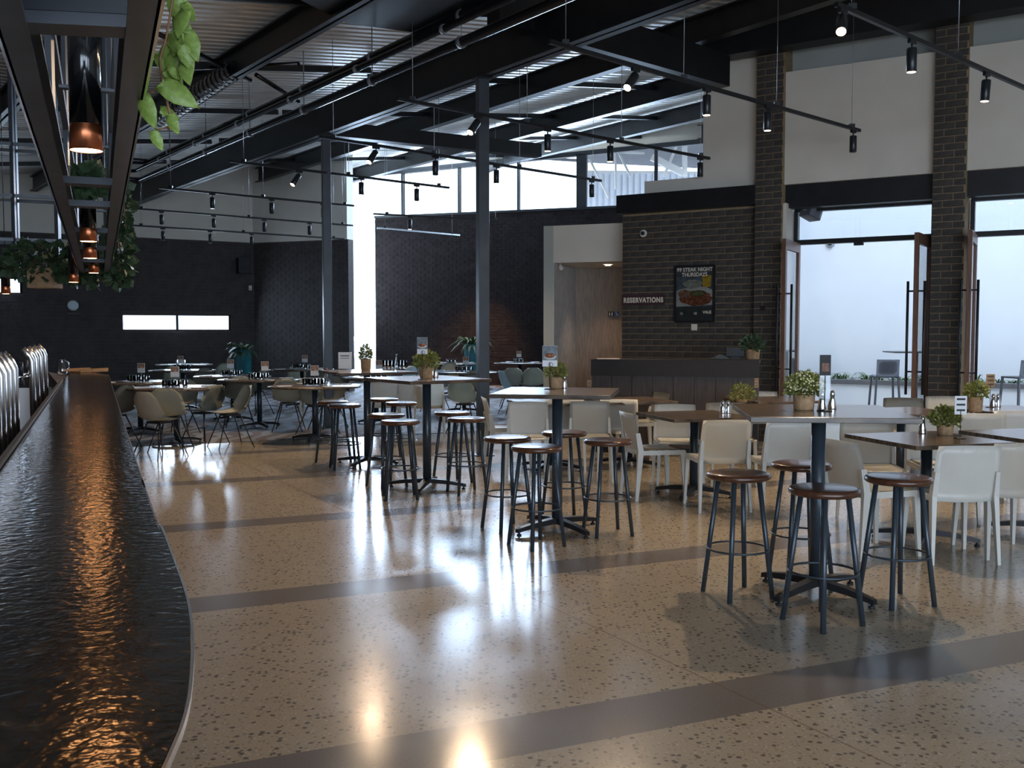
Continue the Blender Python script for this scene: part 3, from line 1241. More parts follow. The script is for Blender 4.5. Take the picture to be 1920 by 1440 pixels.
# things on the far end of the bar
tray = thing('wooden_tray', 'flat brown wooden tray on the far end of the bar', 'tray', P(160, 697.5, ZB), 1.2)
ob('board', MB().box((-.2, -.13, 0), (.2, .13, .02), bev=.005), mat('tray_wood', (.30, .18, .09), .4, 0, .3, 8), tray)
ob('lip', MB().beam((-.2, .125, .025), (.2, .125, .025), .012, .03).beam((-.2, -.125, .025), (.2, -.125, .025), .012, .03), mat('tray_wood', (0, 0, 0)), tray)
jug = thing('water_jug', 'small clear glass jug at the far left end of the bar', 'jug', P(117, 704, ZB))
ob('body', MB(True).lathe([(0, .003), (.045, .003), (.05, .05), (.035, .12), (.03, .16), (.034, .17), (.031, .17), (.027, .16), (.031, .12), (.046, .05), (.042, .006), (0, .006)], 16), M_GLASS, jug)
ob('handle', MB().tube([(.033, 0, .15), (.07, 0, .13), (.07, 0, .08), (.047, 0, .06)], .005, 6), M_GLASS, jug)

# ------------------------------------------------------------------ overhead rack over the bar
ZR = 2.1


def RL(y, side):       # rail centre lines: side -1 left, +1 right
    c = Vector((-1.48 - .4228 * (y - 3.43), y, ZR))
    return c + AD * (.118 * side)


rack = thing('overhead_rack', 'long dark steel rack hung over the bar', 'rack', (0, 0, 0))
M_RACK = mat('rack_steel', (.085, .095, .115), .35, .3, .2, 6)
for sd in (-1, 1):
    a_, c_ = RL(1.35, sd), RL(11, sd)
    lr = MB()
    lr.beam(a_ + Vector((0, 0, .006)), c_ + Vector((0, 0, .006)), .055, .012)
    lr.beam(a_ + Vector((0, 0, .07)) + AD * .025 * sd, c_ + Vector((0, 0, .07)) + AD * .025 * sd, .006, .14)
    lr.beam(a_ + Vector((0, 0, .14)), c_ + Vector((0, 0, .14)), .055, .01)
    ob('rail', lr, M_RACK, rack, label='channel-section side rail')
    ob('edge_highlight', MB().beam(a_ + AD * .031 * sd + Vector((0, 0, .004)), c_ + AD * .031 * sd + Vector((0, 0, .004)), .006, .008), M_CHROME, rack)  # bright strip modelled in place of the highlight line on the rail edge
for y in (4.25, 5.0, 6.3, 7.6, 9.0, 10.4):
    ob('crossbar', MB().beam(RL(y, -1) + Vector((0, 0, .04)), RL(y, 1) + Vector((0, 0, .04)), .10, .03), M_RACK, rack)
for y in (2.2, 3.7, 5.6, 8.0, 10.8):
    for sd in (-1, 1):
        q = RL(y, sd) + Vector((0, 0, .14))
        ob('hanger_post', MB().beam(q, Vector((q.x, q.y, roof_z(q.x, q.y) - .05)), .025, .025), M_RACK, rack)
for sd in (-1, 1):
    ob('upper_rail', MB().beam(RL(1.6, sd) + Vector((0, 0, .55)), RL(11, sd) + Vector((0, 0, .55)), .03, .05), M_RACK, rack)
for y in (2.6, 3.4, 4.6, 6.0, 7.6, 9.2):
    ob('shelf_slat', MB().beam(RL(y, -1) + Vector((0, 0, .52)), RL(y, 1) + Vector((0, 0, .52)), .05, .015), M_RACK, rack)
e0 = P(-40, 26, 2.125)
e1 = P(243, 40, 2.125)
ob('end_panel', MB().beam(e0 + Vector((0, 0, .12)), e1 + Vector((0, 0, .12)), .03, .22), mat('panel_grey', (.03, .035, .045), .4), rack)
ob('end_bar', MB().beam(e0 + Vector((0, .03, 0)), e1 + Vector((0, .03, 0)), .08, .03), M_RACK, rack)

# second rack across the far end of the bar
rk2 = thing('hanging_shelf_rack', 'dark steel lattice rack hanging at the far left beyond the bar', 'rack', (0, 0, 0))
o2 = RL(10.9, -1)
for k in range(9):
    for dp in (0, .45):
        q = o2 - AD * (.25 + k * .42) + BD * dp
        q.z = 2.1
        ob('post', MB().beam(q, Vector((q.x, q.y, roof_z(q.x, q.y) - .03)), .04, .04), M_RACK, rk2)
for z in (2.1, 2.48, 2.95, 3.5):
    for dp in (0, .45):
        ob('rail', MB().beam(o2 - AD * 0 + BD * dp + Vector((0, 0, z - 2.1)), o2 - AD * 3.8 + BD * dp + Vector((0, 0, z - 2.1)), .035, .035), M_RACK, rk2)
for k in (0, 2, 4, 6, 8):
    for z in (2.1, 2.95):
        q = o2 - AD * (.25 + k * .42)
        q.z = z
        ob('crossbar', MB().beam(q, q + BD * .45, .035, .035), M_RACK, rk2)

# pendant lamps
pn = thing('pendant_lamp', 'x', 'pendant lamp')
ob('cylinder', MB().lathe([(0, .36), (.044, .36), (.046, .355), (.046, .075), (.04, .075)], 24), mat('gloss_black_tube', (.01, .012, .016), .12, .3, .1, coat=.5), pn)
cps = ob('copper_shade', MB().lathe([(.046, .078), (.0475, .07), (.049, .0), (.047, .0), (.0455, .07)], 24), M_COPPER, pn, label='copper-coloured collar')
ob('bulb', MB().lathe([(0, .002), (.0465, .002)], 20), mat('pendant_glow', (1, .7, .4), .5, 0, 0, emit=(1, .45, .16), estr=45), pn)
ob('cable', MB().tube([(0, 0, .36), (0, 0, 2.7)], .004, 6), M_BLACK, pn)
pnP = Proto(pn)
pl = ['nearest pendant lamp with black tube and copper rim over the bar', 'second nearest copper-rimmed pendant lamp over the bar', 'third nearest copper-rimmed pendant lamp over the bar', 'fourth copper-rimmed pendant lamp, small, under the rack end', 'small pendant lamp hanging lowest left of the rack end', 'faint pendant lamp at the far left edge']
for i, (px, py, D) in enumerate(((162, 283, 3.05), (166, 453, 5.9), (169, 484.5, 7.2), (176, 512, 9.3), (138, 529.5, 9.6), (11, 551, 10.6))):
    loc = PD(px, py, D)
    o = pnP.put(loc, 0, pl[i], 'copper pendant lamps')
    l = bpy.data.lights.new('pendant_beam', 'SPOT')
    l.energy = 9
    l.color = (1, .42, .16)
    l.spot_size, l.spot_blend, l.shadow_soft_size = 2.2, .6, .035
    q = bpy.data.objects.new('pendant_beam', l)
    q.location = loc + Vector((0, 0, .008))
    COL.objects.link(q)


# ------------------------------------------------------------------ vegetation
def leaf_mesh(s=1.):
    """a heart-shaped leaf, folded along its midrib"""
    b = MB(True)
    prof = [(0, .0), (.02, .035), (.07, .052), (.13, .05), (.19, .03), (.235, .008), (.25, 0)]
    L, Rr, Mid = [], [], []
    for i, (y, wx) in enumerate(prof):
        dz = -.9 * (y ** 2)
        Mid.append(b.bm.verts.new((0, y * s, dz * s - .006 * s)))
        L.append(b.bm.verts.new((-wx * s * 1.3, (y - (.03 if i == 1 else 0)) * s, (dz + .012) * s)))
        Rr.append(b.bm.verts.new((wx * s * 1.3, (y - (.03 if i == 1 else 0)) * s, (dz + .012) * s)))
    for i in range(len(prof) - 1):
        for S in (L, Rr):
            try:
                b.bm.faces.new((Mid[i], Mid[i + 1], S[i + 1], S[i]))
            except ValueError:
                pass
    bmesh.ops.remove_doubles(b.bm, verts=b.bm.verts[:], dist=.0005)
    bmesh.ops.solidify(b.bm, geom=b.bm.faces[:], thickness=.0012)
    return b


def orient(d, up=(0, 0, 1)):
    d = Vector(d).normalized()
    x = d.cross(Vector(up))
    if x.length < .05:
        x = d.cross(Vector((1, 0, 0)))
    x.normalize()
    z = x.cross(d)
    return Matrix((x, d, z)).transposed()


LEAF = leaf_mesh(.42).mesh('leaf')
LEAF.materials.append(M_HEART)
D_V = 2.6
vine = thing('hanging_vine', 'trailing vine with large pale heart-shaped leaves right of the rack', 'vine', (0, 0, 0))
st = [(330, -60), (322, 10), (312, 70), (300, 110), (303, 150), (312, 185), (318, 215), (316, 245)]
ob('stem', MB().tube([PD(x, y, D_V) for x, y in st], .003, 6), M_STEM, vine)
ob('stem', MB().tube([PD(x, y, D_V) for x, y in ((303, 160), (285, 172), (270, 182))], .0025, 6), M_STEM, vine)
ob('stem', MB().tube([PD(x, y, D_V) for x, y in ((316, 238), (300, 242), (288, 246))], .0025, 6), M_STEM, vine)
leaves = [  # base px, tip px, size
    (270, 180, 284, 232, 1.45), (302, 158, 362, 192, 1.75), (318, 128, 338, 148, 1.5), (300, 100, 330, 140, 1.65), (345, 118, 352, 150, 1.3),
    (318, 215, 330, 246, 1.2), (300, 206, 335, 220, 1.1), (287, 246, 301, 278, 1.05), (322, 60, 352, 105, 1.8), (335, 30, 350, 80, 1.8),
    (325, -10, 340, 45, 1.8), (345, 5, 362, 40, 1.6), (352, 60, 366, 105, 1.5), (316, 85, 305, 125, 1.5), (340, 85, 360, 128, 1.6), (330, 100, 318, 150, 1.5), (310, 130, 345, 165, 1.5), (350, 20, 330, 60, 1.5), (322, -30, 345, 20, 1.5), (338, 60, 322, 100, 1.5)]
for (x0, y0, x1, y1, s) in leaves:
    a_ = PD(x0, y0, D_V + R.uniform(-.03, .03))
    c_ = PD(x1, y1, D_V + R.uniform(-.05, .05))
    o = bpy.data.objects.new('leaf', LEAF)
    COL.objects.link(o)
    o.parent = vine
    m3 = orient(c_ - a_, (R.uniform(-.3, .3), -1, .3))
    M = m3.to_4x4() @ Matrix.Scale((c_ - a_).length / .105 * 1.15, 4)
    M.translation = a_
    o.matrix_basis = M


def foliage(n, rx, ry, rz, size, seed, drop=0., tall=1., wid=.3, hemi=True):
    rr = random.Random(seed)
    b = MB()
    for _ in range(n):
        while True:
            p = Vector((rr.uniform(-1, 1), rr.uniform(-1, 1), rr.uniform(-.5 if hemi else -1, 1)))
            if .2 < p.length < 1:
                break
        c = Vector((p.x * rx, p.y * ry, p.z * rz))
        d = (p + Vector((rr.uniform(-.6, .6), rr.uniform(-.6, .6), rr.uniform(-.2, .8) - drop))).normalized()
        m3 = orient(d, (rr.uniform(-1, 1), rr.uniform(-1, 1), rr.uniform(-1, 1)))
        L = size * rr.uniform(.6, 1.4)
        w_ = L * wid
        vs = [b.bm.verts.new(c + m3 @ Vector(v)) for v in ((0, 0, 0), (w_, L * .5, 0), (0, L, -.1 * L), (-w_, L * .5, 0))]
        b.bm.faces.new(vs)
    return b


# leafy plants on the racks
for i, (px, py, D, rx, rz, n, lb) in enumerate((
        (80, 492, 10.6, .42, .2, 420, 'bushy trailing plant in a box on the left rack'),
        (222, 478, 10.2, .14, .32, 330, 'green vine trailing down at the far right end of the rack'),
        (160, 342, 5.8, .09, .06, 120, 'small plant tucked between the rack rails'),
        (165, 512, 10.4, .32, .1, 240, 'low trailing plant under the far end of the rack'),
        (233, 400, 9.6, .07, .3, 140, 'thin vine climbing the right rail of the rack'))):
    t = thing('rack_plant', lb, 'plant', PD(px, py, D), 0, 'plants on the racks')
    ob('foliage', foliage(n, rx, rx * .7, rz, .09, 30 + i, .4, wid=.42, hemi=False), M_LEAFD, t, kind='stuff')
    ob('stem', MB().tube([(0, 0, rz), (0, 0, 0), (.02, 0, -rz)], .006, 6), M_STEM, t)
    if i == 0:
        ob('planter_box', MB().box((-.12, -.12, -.28), (.16, .12, -.06), bev=.01), M_POT, t)

# ------------------------------------------------------------------ furniture
# bar stool
stl = thing('bar_stool', 'x', 'stool')
ob('seat', MB(True).lathe([(0, .70), (.155, .702), (.172, .698), (.180, .688), (.178, .674), (.165, .665), (0, .664)], 32), M_SEAT, stl)
for k in range(4):
    a = PI / 4 + k * PI / 2
    c, s = math.cos(a), math.sin(a)
    ob('leg', MB().tube([(c * .115, s * .115, .666), (c * .197, s * .197, .0)], .0145, 8), M_LEG, stl)
rg = MB()
N = 36
pts = [(.172 * math.cos(2 * PI * k / N), .172 * math.sin(2 * PI * k / N), .27) for k in range(N + 1)]
rg.tube(pts, .0065, 8, caps=False)
ob('foot_ring', rg, M_LEG, stl)
stoolP = Proto(stl)
stools = [
    (1385, 886, .35, 'dark-seated bar stool front left of the nearest high table'),
    (1503, 868, .15, 'bar stool behind the post of the nearest high table'),
    (1546, 914, .5, 'bar stool closest to the viewer before the nearest table post'),
    (1685, 893, .3, 'bar stool on the right of the nearest high table'),
    (951, 819, .55, 'bar stool left of the middle high table'),
    (1006, 836, .62, 'bar stool front left of the middle high table post'),
    (1058, 809, .3, 'bar stool behind the middle high table post'),
    (1140, 824, .28, 'bar stool on the right of the middle high table'),
    (750, 788, .2, 'front stool of the four left of the third table post'),
    (724, 776, .7, 'stool second from the front, left of the third table post'),
    (875, 783, .45, 'front stool right of the third high table post'),
    (848, 772, .6, 'rear stool right of the third high table post'),
    (752, 754, .3, 'stool behind the third table, nearer its post'),
    (719, 747, .8, 'pale-topped stool farthest back between the two left high tables'),
    (646, 758, .35, 'front stool left of the farthest high table'),
    (624, 752, .9, 'leftmost bar stool in the room'),
]
for (px, py, rz, lb) in stools:
    q = P(px, py, .70)
    stoolP.put((q.x, q.y, 0), rz, lb, 'round bar stools at the high tables')


# pedestal tables
def mk_table(h, w_, name, cat='table', d_=None, round_=False, seed=0, th=.03):
    t = thing(name, 'x', cat)
    d_ = d_ or w_
    if round_:
        ob('tabletop', MB().lathe([(0, h), (w_ / 2 - .004, h), (w_ / 2, h - .004), (w_ / 2, h - .024), (0, h - .024)], 40), M_TOP, t)
    else:
        ob('tabletop', MB().box((-w_ / 2, -d_ / 2, h - th), (w_ / 2, d_ / 2, h), bev=.003), M_TOP, t)
    ob('column', MB().tube([(0, 0, .07), (0, 0, h - .03)], .039, 20), M_LEG, t)
    ob('top_plate', MB().box((-.12, -.12, h - .04), (.12, .12, h - .03)), M_BLACK, t)
    for k in range(4):
        a = k * PI / 2 + PI / 4
        x = Vector((math.cos(a), math.sin(a), 0))
        y = Vector((-x.y, x.x, 0))
        b = MB()
        L = .36 if not round_ else .32
        secs = [(.02, .035, .055, .095), (.2, .03, .045, .08), (L - .03, .022, .03, .058), (L, .02, .022, .05)]
        rings = []
        for (r, hw, z0, z1) in secs:
            c = x * r
            rings.append([b.bm.verts.new(c + y * hw * s_ + Vector((0, 0, z_))) for s_, z_ in ((-1, z0), (1, z0), (.8, z1), (-.8, z1))])
        for r0, r1 in zip(rings, rings[1:]):
            for i in range(4):
                b.bm.faces.new((r0[i], r0[(i + 1) % 4], r1[(i + 1) % 4], r1[i]))
        b.bm.faces.new(rings[0][::-1])
        b.bm.faces.new(rings[-1])
        f = ob('base_arm', b, M_BLACK, t)
        c = x * (L - .02)
        ob('glide', MB().lathe([(0, 0), (.018, 0), (.018, .01), (.007, .014), (.007, .03), (0, .03)], 10, c=(c.x, c.y, 0)), M_BLACK, f)
    return t


hiP = Proto(mk_table(1.05, .85, 'high_table'))
# each: centre from its base pixel, size, rotation
T = {}
q = P(1378, 756, 1.05), P(1408, 783, 1.05), P(1730, 788, 1.05), P(1643, 757, 1.05)
cT1 = (q[0] + q[1] + q[2] + q[3]) / 4
T['n'] = hiP.put((cT1.x, cT1.y, 0), -.12, 'nearest high square table with flowers and salt shakers on it', 'high bar tables', (1.02, 1.08, 1))
q = [P(912, 739, 1.05), P(1128, 745, 1.05), P(1156, 726, 1.05), P(965, 724, 1.05)]
c = sum(q, Vector()) / 4
T['m'] = hiP.put((c.x + .02, c.y, 0), -.18, 'middle high square table carrying a potted herb and a card on a pole', 'high bar tables')
c = P(800, 709, 1.05)
T['t'] = hiP.put((c.x, c.y, 0), .62, 'third high table, standing left of the grey steel post', 'high bar tables')
c = P(688, 695.5, 1.05)
T['f'] = hiP.put((c.x, c.y, 0), .45, 'farthest high table, in front of the tall bright glass', 'high bar tables')

loP = Proto(mk_table(.74, .8, 'dining_table'))
low = [
    (1738, 821, .74, .27, 'low square table at the right with a plant and one shaker, nearest the white chairs'),
    (1955, 814, .74, .27, 'low table cut by the right edge of the frame'),
    (1302, 777, .74, .3, 'low brown table with salt and pepper left of the nearest high table'),
    (1035, 752, .74, .27, 'low table behind the middle high table'),
    (1180, 749, .74, .27, 'low table in front of the left end of the reservations counter'),
    (1448, 748, .74, .27, 'low table behind the nearest high table, beside the left brick pier'),
    (1690, 770, .74, .2, 'low table half hidden behind the right corner of the nearest high table'),
    (1885, 766, .74, .2, 'pale shining low table in front of the right pier, with a plant and number stand'),
]
LOW = []
for (px, py, z, rz, lb) in low:
    c = P(px, py, z)
    LOW.append(loP.put((c.x, c.y, 0), rz, lb, 'low square tables by the doors'))


# white cafe chair, facing local +Y
def mk_chair():
    t = thing('cafe_chair', 'x', 'chair')

    def back(u, v):
        x = (u - .5)
        w_ = .40 + .02 * math.sin(v * PI)
        z = .40 + v * .375
        y = -.195 - .045 * v ** 1.4 - .03 * v + .05 * (1 - (2 * x) ** 2) * -.5
        top = -.012 * (2 * x) ** 2 * (1 if v > .99 else 0)
        return Vector((x * w_, y, z + top + .006 * (2 * x) ** 2))
    b = MB()
    b.grid(back, 10, 6, .014)
    ob('backrest', b, M_CHAIR, t)

    def seat(u, v):
        x = u - .5
        return Vector((x * (.40 + .03 * v), -.2 + v * .42, .45 - .012 * (1 - (2 * x) ** 2) * math.sin(v * PI) - .02 * max(0, v - .85) / .15))
    b = MB()
    b.grid(seat, 8, 8, -.02)
    for sx in (-1, 1):
        b.beam((sx * .205, -.2, .425), (sx * .212, .2, .425), .015, .04)
    ob('seat', b, M_CHAIR, t)
    for sx in (-1, 1):
        b = MB()
        b.bm.free()
        b = MB()
        secs = [((sx * .197, -.232, .60), .012, .020), ((sx * .200, -.205, .44), .016, .026), ((sx * .215, -.245, .0), .010, .014)]
        leg_loft(b, secs)
        ob('leg', b, M_CHAIR, t)
        b = MB()
        leg_loft(b, [((sx * .198, .19, .44), .016, .024), ((sx * .215, .215, .0), .010, .013)])
        ob('leg', b, M_CHAIR, t)
    return t


def leg_loft(b, secs):
    rings = []
    for (c, hx, hy) in secs:
        c = Vector(c)
        rings.append([b.bm.verts.new(c + Vector((hx * a_, hy * d_, 0))) for a_, d_ in ((-1, -1), (1, -1), (1, 1), (-1, 1))])
    for r0, r1 in zip(rings, rings[1:]):
        for i in range(4):
            b.bm.faces.new((r0[i], r0[(i + 1) % 4], r1[(i + 1) % 4], r1[i]))
    b.bm.faces.new(rings[0][::-1])
    b.bm.faces.new(rings[-1])


chP = Proto(mk_chair())
# px centre, py of the top of the back, heading (rotation; 0 = faces away from the viewer), label
chairs = [
    (1816, 834, .02, 'large white chair seen from behind at the near right table'),
    (1918, 829, .04, 'white chair cut by the right frame edge, seen from behind'),
    (1362, 786, .10, 'white chair seen from behind just left of the nearest table post'),
    (1482, 789, .06, 'white chair seen from behind under the nearest high table'),
    (1578, 824, -1.25, 'white chair seen side-on between two stools right of the nearest post'),
    (1625, 791, 3.0, 'white chair facing us behind the near right table, left one'),
    (1748, 786, 3.05, 'white chair facing us behind the plant on the near right table'),
    (1840, 774, -.15, 'bluish chair back behind the near right table, left of the grey one'),
    (1906, 769, -.12, 'grey chair back at the right frame edge before the shining table'),
    (1694, 746, 2.9, 'tan-lit chair back behind the table left of the right pier'),
    (1772, 743, 3.0, 'chair back touching the foot of the right pier'),
    (1178, 772, -1.35, 'side-on white chair right of the middle table stools, facing right'),
    (1266, 758, 3.1, 'white chair facing us left of the salt and pepper table'),
    (1362, 755, 3.1, 'white chair facing us behind the salt and pepper shakers'),
    (1060, 749, .05, 'white chair seen from behind, beside the middle table post'),
    (1160, 748, .02, 'white chair seen from behind, right of the middle high table'),
    (911, 744, -1.4, 'side-on white chair at the foot of the grey steel post'),
    (990, 753, 3.1, 'white chair facing us left of the middle table post, behind the low table'),
    (1106, 752, 3.1, 'white chair facing us between the two rear-view chairs'),
    (1238, 736, 1.9, 'side-on chair in front of the reservations counter'),
    (1426, 734, 3.1, 'chair back in front of the left brick pier'),
    (722, 716, .1, 'cream chair back left of the third table post'),
    (772, 716, .06, 'cream chair back directly behind the third table post'),
    (805, 717, .1, 'cream chair back just right of the third table post'),
    (588, 708, .1, 'small cream chair back left of the dark post'),
]
for (px, py, rz, lb) in chairs:
    q = P(px, py, .775)
    # shift from the top of the back to the chair origin
    off = Matrix.Rotation(rz, 3, 'Z') @ Vector((0, .25, 0))
    chP.put((q.x + off.x, q.y + off.y, 0), rz, lb, 'white plastic cafe chairs')


# shell chair with thin dark legs
def mk_shell(m, nm):
    t = thing('shell_chair', 'x', 'chair')

    def shell(u, v):
        # v: front edge of the seat -> top of the back ; u across
        x = u * 2 - 1
        if v < .45:
            k = v / .45
            y, z = .22 - .38 * k, .45 + .0 * k - .015 * math.sin(k * PI)
        else:
            k = (v - .45) / .55
            y, z = -.16 - .10 * math.sin(k * PI / 2) - .03 * k, .45 + .345 * k ** 1.15
        hw = .22 * (1 - .28 * abs(2 * v - .95) ** 3)
        if v > .85:
            hw *= math.sqrt(max(.05, 1 - ((v - .85) / .17) ** 2 * .75))
        if v < .1:
            hw *= .9 + v
        curl = abs(x) ** 2.4
        return Vector((x * hw, y + (.07 * curl if v > .45 else 0), z + .06 * curl * (1 - abs(2 * v - .9))))
    b = MB()
    b.grid(shell, 10, 14, .009)
    ob('shell', b, m, t)
    ob('seat_frame', MB().box((-.11, -.10, .405), (.11, .10, .43)), M_BLACK, t)
    for sx in (-1, 1):
        for sy in (-1, 1):
            ob('leg', MB().tube([(sx * .10, sy * .09, .42), (sx * .22, sy * .23, .0)], .010, 6, r2=.007), M_BLACK, t)
    return t


shG, shB = Proto(mk_shell(M_SHELL, 'g')), Proto(mk_shell(M_SHELLB, 'b'))
# px of centre, py of the top of the back
shells = [
    (0, 306, 729, .05, 'large grey-green shell chair seen from behind nearest the bar edge'),
    (0, 349, 711, 3.1, 'shell chair facing us under the round table right of the bar edge'),
    (0, 412, 722, 1.1, 'grey-green shell chair turned side-on in the left dining area'),
    (0, 450, 707, .3, 'shell chair behind the side-on one, left of the teal pot base'),
    (0, 536, 711, .1, 'large shell chair seen from behind left of the leftmost stools'),
    (0, 568, 714, -.6, 'shell chair partly hidden behind the large rear-view one at centre left'),
    (0, 388, 690, 3.0, 'far shell chair behind the round table below the slot window'),
    (0, 425, 681, 3.1, 'grey chair back just left of the teal planter'),
    (0, 500, 694, 2.6, 'far shell chair facing us right of the teal planter'),
    (0, 600, 697, -.9, 'shell chair by the dark post in the left dining area'),
    (0, 245, 722, 2.7, 'shell chair hard against the bar edge, far side of its table'),
    (0, 262, 735, -.5, 'shell chair half hidden behind the bar edge'),
    (0, 470, 722, 2.2, 'shell chair pushed under the middle left dining table'),
    (0, 330, 684, 3.1, 'farthest shell chair below the left pane of the slot window'),
    (0, 560, 684, 3.0, 'farthest shell chair against the back brick wall'),
    (0, 632, 706, 2.8, 'shell chair behind the leftmost stools'),
    (1, 936, 695, -1.25, 'pale blue shell chair right of the grey steel post, side-on'),
    (1, 776, 686, 1.0, 'pale blue shell chair between glasses and herb pot'),
    (1, 825, 694, .4, 'pale blue shell chair behind the third high table'),
    (0, 890, 695, .1, 'dark shell chair behind the right end of the third table'),
    (0, 860, 712, -.3, 'shell chair in the shade under the third table corner'),
    (0, 962, 690, .1, 'brown-lit shell chair seen from behind under the warm far table'),
    (0, 1000, 690, .05, 'brown-lit shell chair left of the middle table card'),
    (0, 845, 680, 3.0, 'far shell chair before the dark back wall plant'),
    (0, 800, 676, 3.1, 'far shell chair in the dark left of the back wall plant'),
]
for (kk, px, py, rz, lb) in shells:
    q = P(px, py, .79)
    if q.y > 25.3 and px > 700:
        q = PD(px, py, 24.5)
    if q.y > 22.8 and px < 700:
        q = PD(px, 690, 22.4)
    off = Matrix.Rotation(rz, 3, 'Z') @ Vector((0, .28, 0))
    (shB if kk else shG).put((q.x + off.x, q.y + off.y, 0), rz, lb, 'shell chairs in the dining area')

rdP = Proto(mk_table(.75, 1.25, 'round_table', round_=True))
rounds = [
    (262, 716, 'round table hard beside the bar edge, shining white with window light'),
    (330, 726, 'round table nearest us in the left dining area'),
    (342, 694, 'shining round table below the slot window'),
    (436, 705, 'round table in front of the teal planter'),
    (486, 711, 'dark round table with cutlery left of the large rear-view shell chair'),
    (566, 692, 'round table before the back brick wall right of the planter'),
    (590, 723, 'round table with a carafe left of the dark post'),
    (705, 708, 'round table seen under the farthest high table'),
    (870, 697, 'dark round table behind the third high table with a cluster of tumblers'),
    (975, 680, 'warm-lit round table before the black back wall'),
    (850, 681, 'warm-lit round table left of the grey post before the back wall'),
    (345, 683, 'farthest round table in the left dining area'),
]
RT = []
for (px, py, lb) in rounds:
    q = P(px, py, .75)
    if q.y > 23.5:
        q = PD(px, py, 24.2 if px > 700 else 22.2)
    RT.append(rdP.put((q.x, q.y, 0), R.uniform(0, 1.5), lb, 'round dining tables'))

# ------------------------------------------------------------------ table ware
gl = thing('tumbler', 'x', 'glass')
ob('glass', MB(True).lathe([(0, .002), (.030, .002), (.037, .10), (.035, .10), (.029, .010), (0, .010)], 14), M_GLASS, gl)
glP = Proto(gl)
mn = thing('menu_stand', 'x', 'menu')
ob('card', MB().box((-.055, -.002, .13), (.055, .002, .27)), M_CARDW, mn)
ob('picture', MB().box((-.05, -.0035, .20), (.05, -.0021, .265)), mat('food_print', (.35, .20, .12), .5, 0, .9, 40), mn)
ob('pole', MB().tube([(0, 0, .01), (0, 0, .14)], .003, 6), M_CHROME, mn)
ob('foot', MB().lathe([(0, 0), (.035, 0), (.035, .008), (0, .01)], 14), M_CHROME, mn)
mnP = Proto(mn)
nk = thing('napkin', 'x', 'napkin')
ob('cloth', MB().box((-.045, -.10, 0), (.045, .10, .012), bev=.004), M_DISH, nk)
ob('fork', MB().beam((-.012, -.09, .016), (-.012, .09, .016), .010, .004), M_CHROME, nk)
ob('knife', MB().beam((.015, -.09, .016), (.015, .09, .016), .013, .004), M_CHROME, nk)
nkP = Proto(nk)
names = ['at the bar edge', 'nearest us on the left', 'below the slot window', 'before the teal planter', 'beside the large rear-view shell chair', 'by the back brick wall', 'left of the dark post', 'under the farthest high table', 'behind the third high table', 'warm-lit at the back wall', 'warm-lit left of the grey post', 'farthest on the left']
for i, t in enumerate(RT):
    b0 = Vector(t.location) + Vector((0, 0, .75))
    face = math.atan2(-b0.x, b0.y)
    if i not in (10, 11):
        lab_m = 'small white menu card on the round table ' + names[i]
        mnP.put(b0 + Vector((R.uniform(-.08, .08), .12, 0)), R.uniform(-.2, .2), lab_m, 'menu cards on dining tables')
    n = 6 if i < 9 else 3
    for k in range(n):
        glP.put(b0 + Vector((-.12 + .085 * (k % 4) + R.uniform(-.01, .01), -.06 + .09 * (k // 4), 0)), 0, 'clear tumbler in the cluster on the round table ' + names[i], 'tumblers on the round table ' + names[i])
    for k in range(4):
        a = k * PI / 2 + .6
        nkP.put(b0 + Vector((.44 * math.cos(a), .44 * math.sin(a), 0)), a + PI / 2, 'white napkin with cutlery on the round table ' + names[i], 'napkins on the round table ' + names[i])
# on the farthest high table: glasses, carafe, menu holder, tall herb
zf = 1.05
for k, px in enumerate((722, 728, 735, 751, 757)):
    q = P(px, 691.5, zf)
    glP.put(q, 0, 'clear tumbler on the right side of the farthest high table', 'tumblers on the farthest high table')
cf = thing('carafe', 'small clear glass carafe among tumblers on the farthest high table', 'carafe', P(743, 691.5, zf))
ob('body', MB(True).lathe([(0, .002), (.035, .002), (.04, .05), (.018, .09), (.012, .14), (.016, .15), (.013, .15), (.009, .14), (.015, .09), (.036, .05), (.031, .006), (0, .006)], 16), M_GLASS, cf)
ob('stopper', MB(True).lathe([(0, .15), (.012, .152), (.012, .17), (0, .175)], 10), M_CHROME, cf)
cf2 = thing('carafe', 'clear carafe on the round table left of the dark post', 'carafe', Vector(RT[6].location) + Vector((.2, -.2, .75)))
ob('body', MB(True).lathe([(0, .002), (.05, .002), (.055, .08), (.025, .13), (.018, .2), (.024, .22), (.02, .22), (.014, .2), (.021, .13), (.05, .08), (.045, .006), (0, .006)], 16), M_GLASS, cf2)
ob('stopper', MB(True).lathe([(0, .22), (.016, .222), (.016, .24), (0, .245)], 10), M_COPPER, cf2)
mh = thing('menu_holder', 'white menu in a clear holder on the left of the farthest high table', 'menu', P(647, 693, zf), .05)
ob('sheet', MB().box((-.075, -.003, .01), (.075, .0, .20)), M_CARDW, mh)
ob('cover', MB().box((-.08, .001, .0), (.08, .004, .205)), mat('clear_acrylic', (.9, .95, 1), .05, 0, 0, trans=.9), mh)
ob('text_lines', MB().box((-.05, -.005, .155), (.05, -.0031, .165)).box((-.05, -.005, .13), (.05, -.0031, .135)).box((-.05, -.005, .165), (-.045, -.0031, .17)), M_INK, mh)


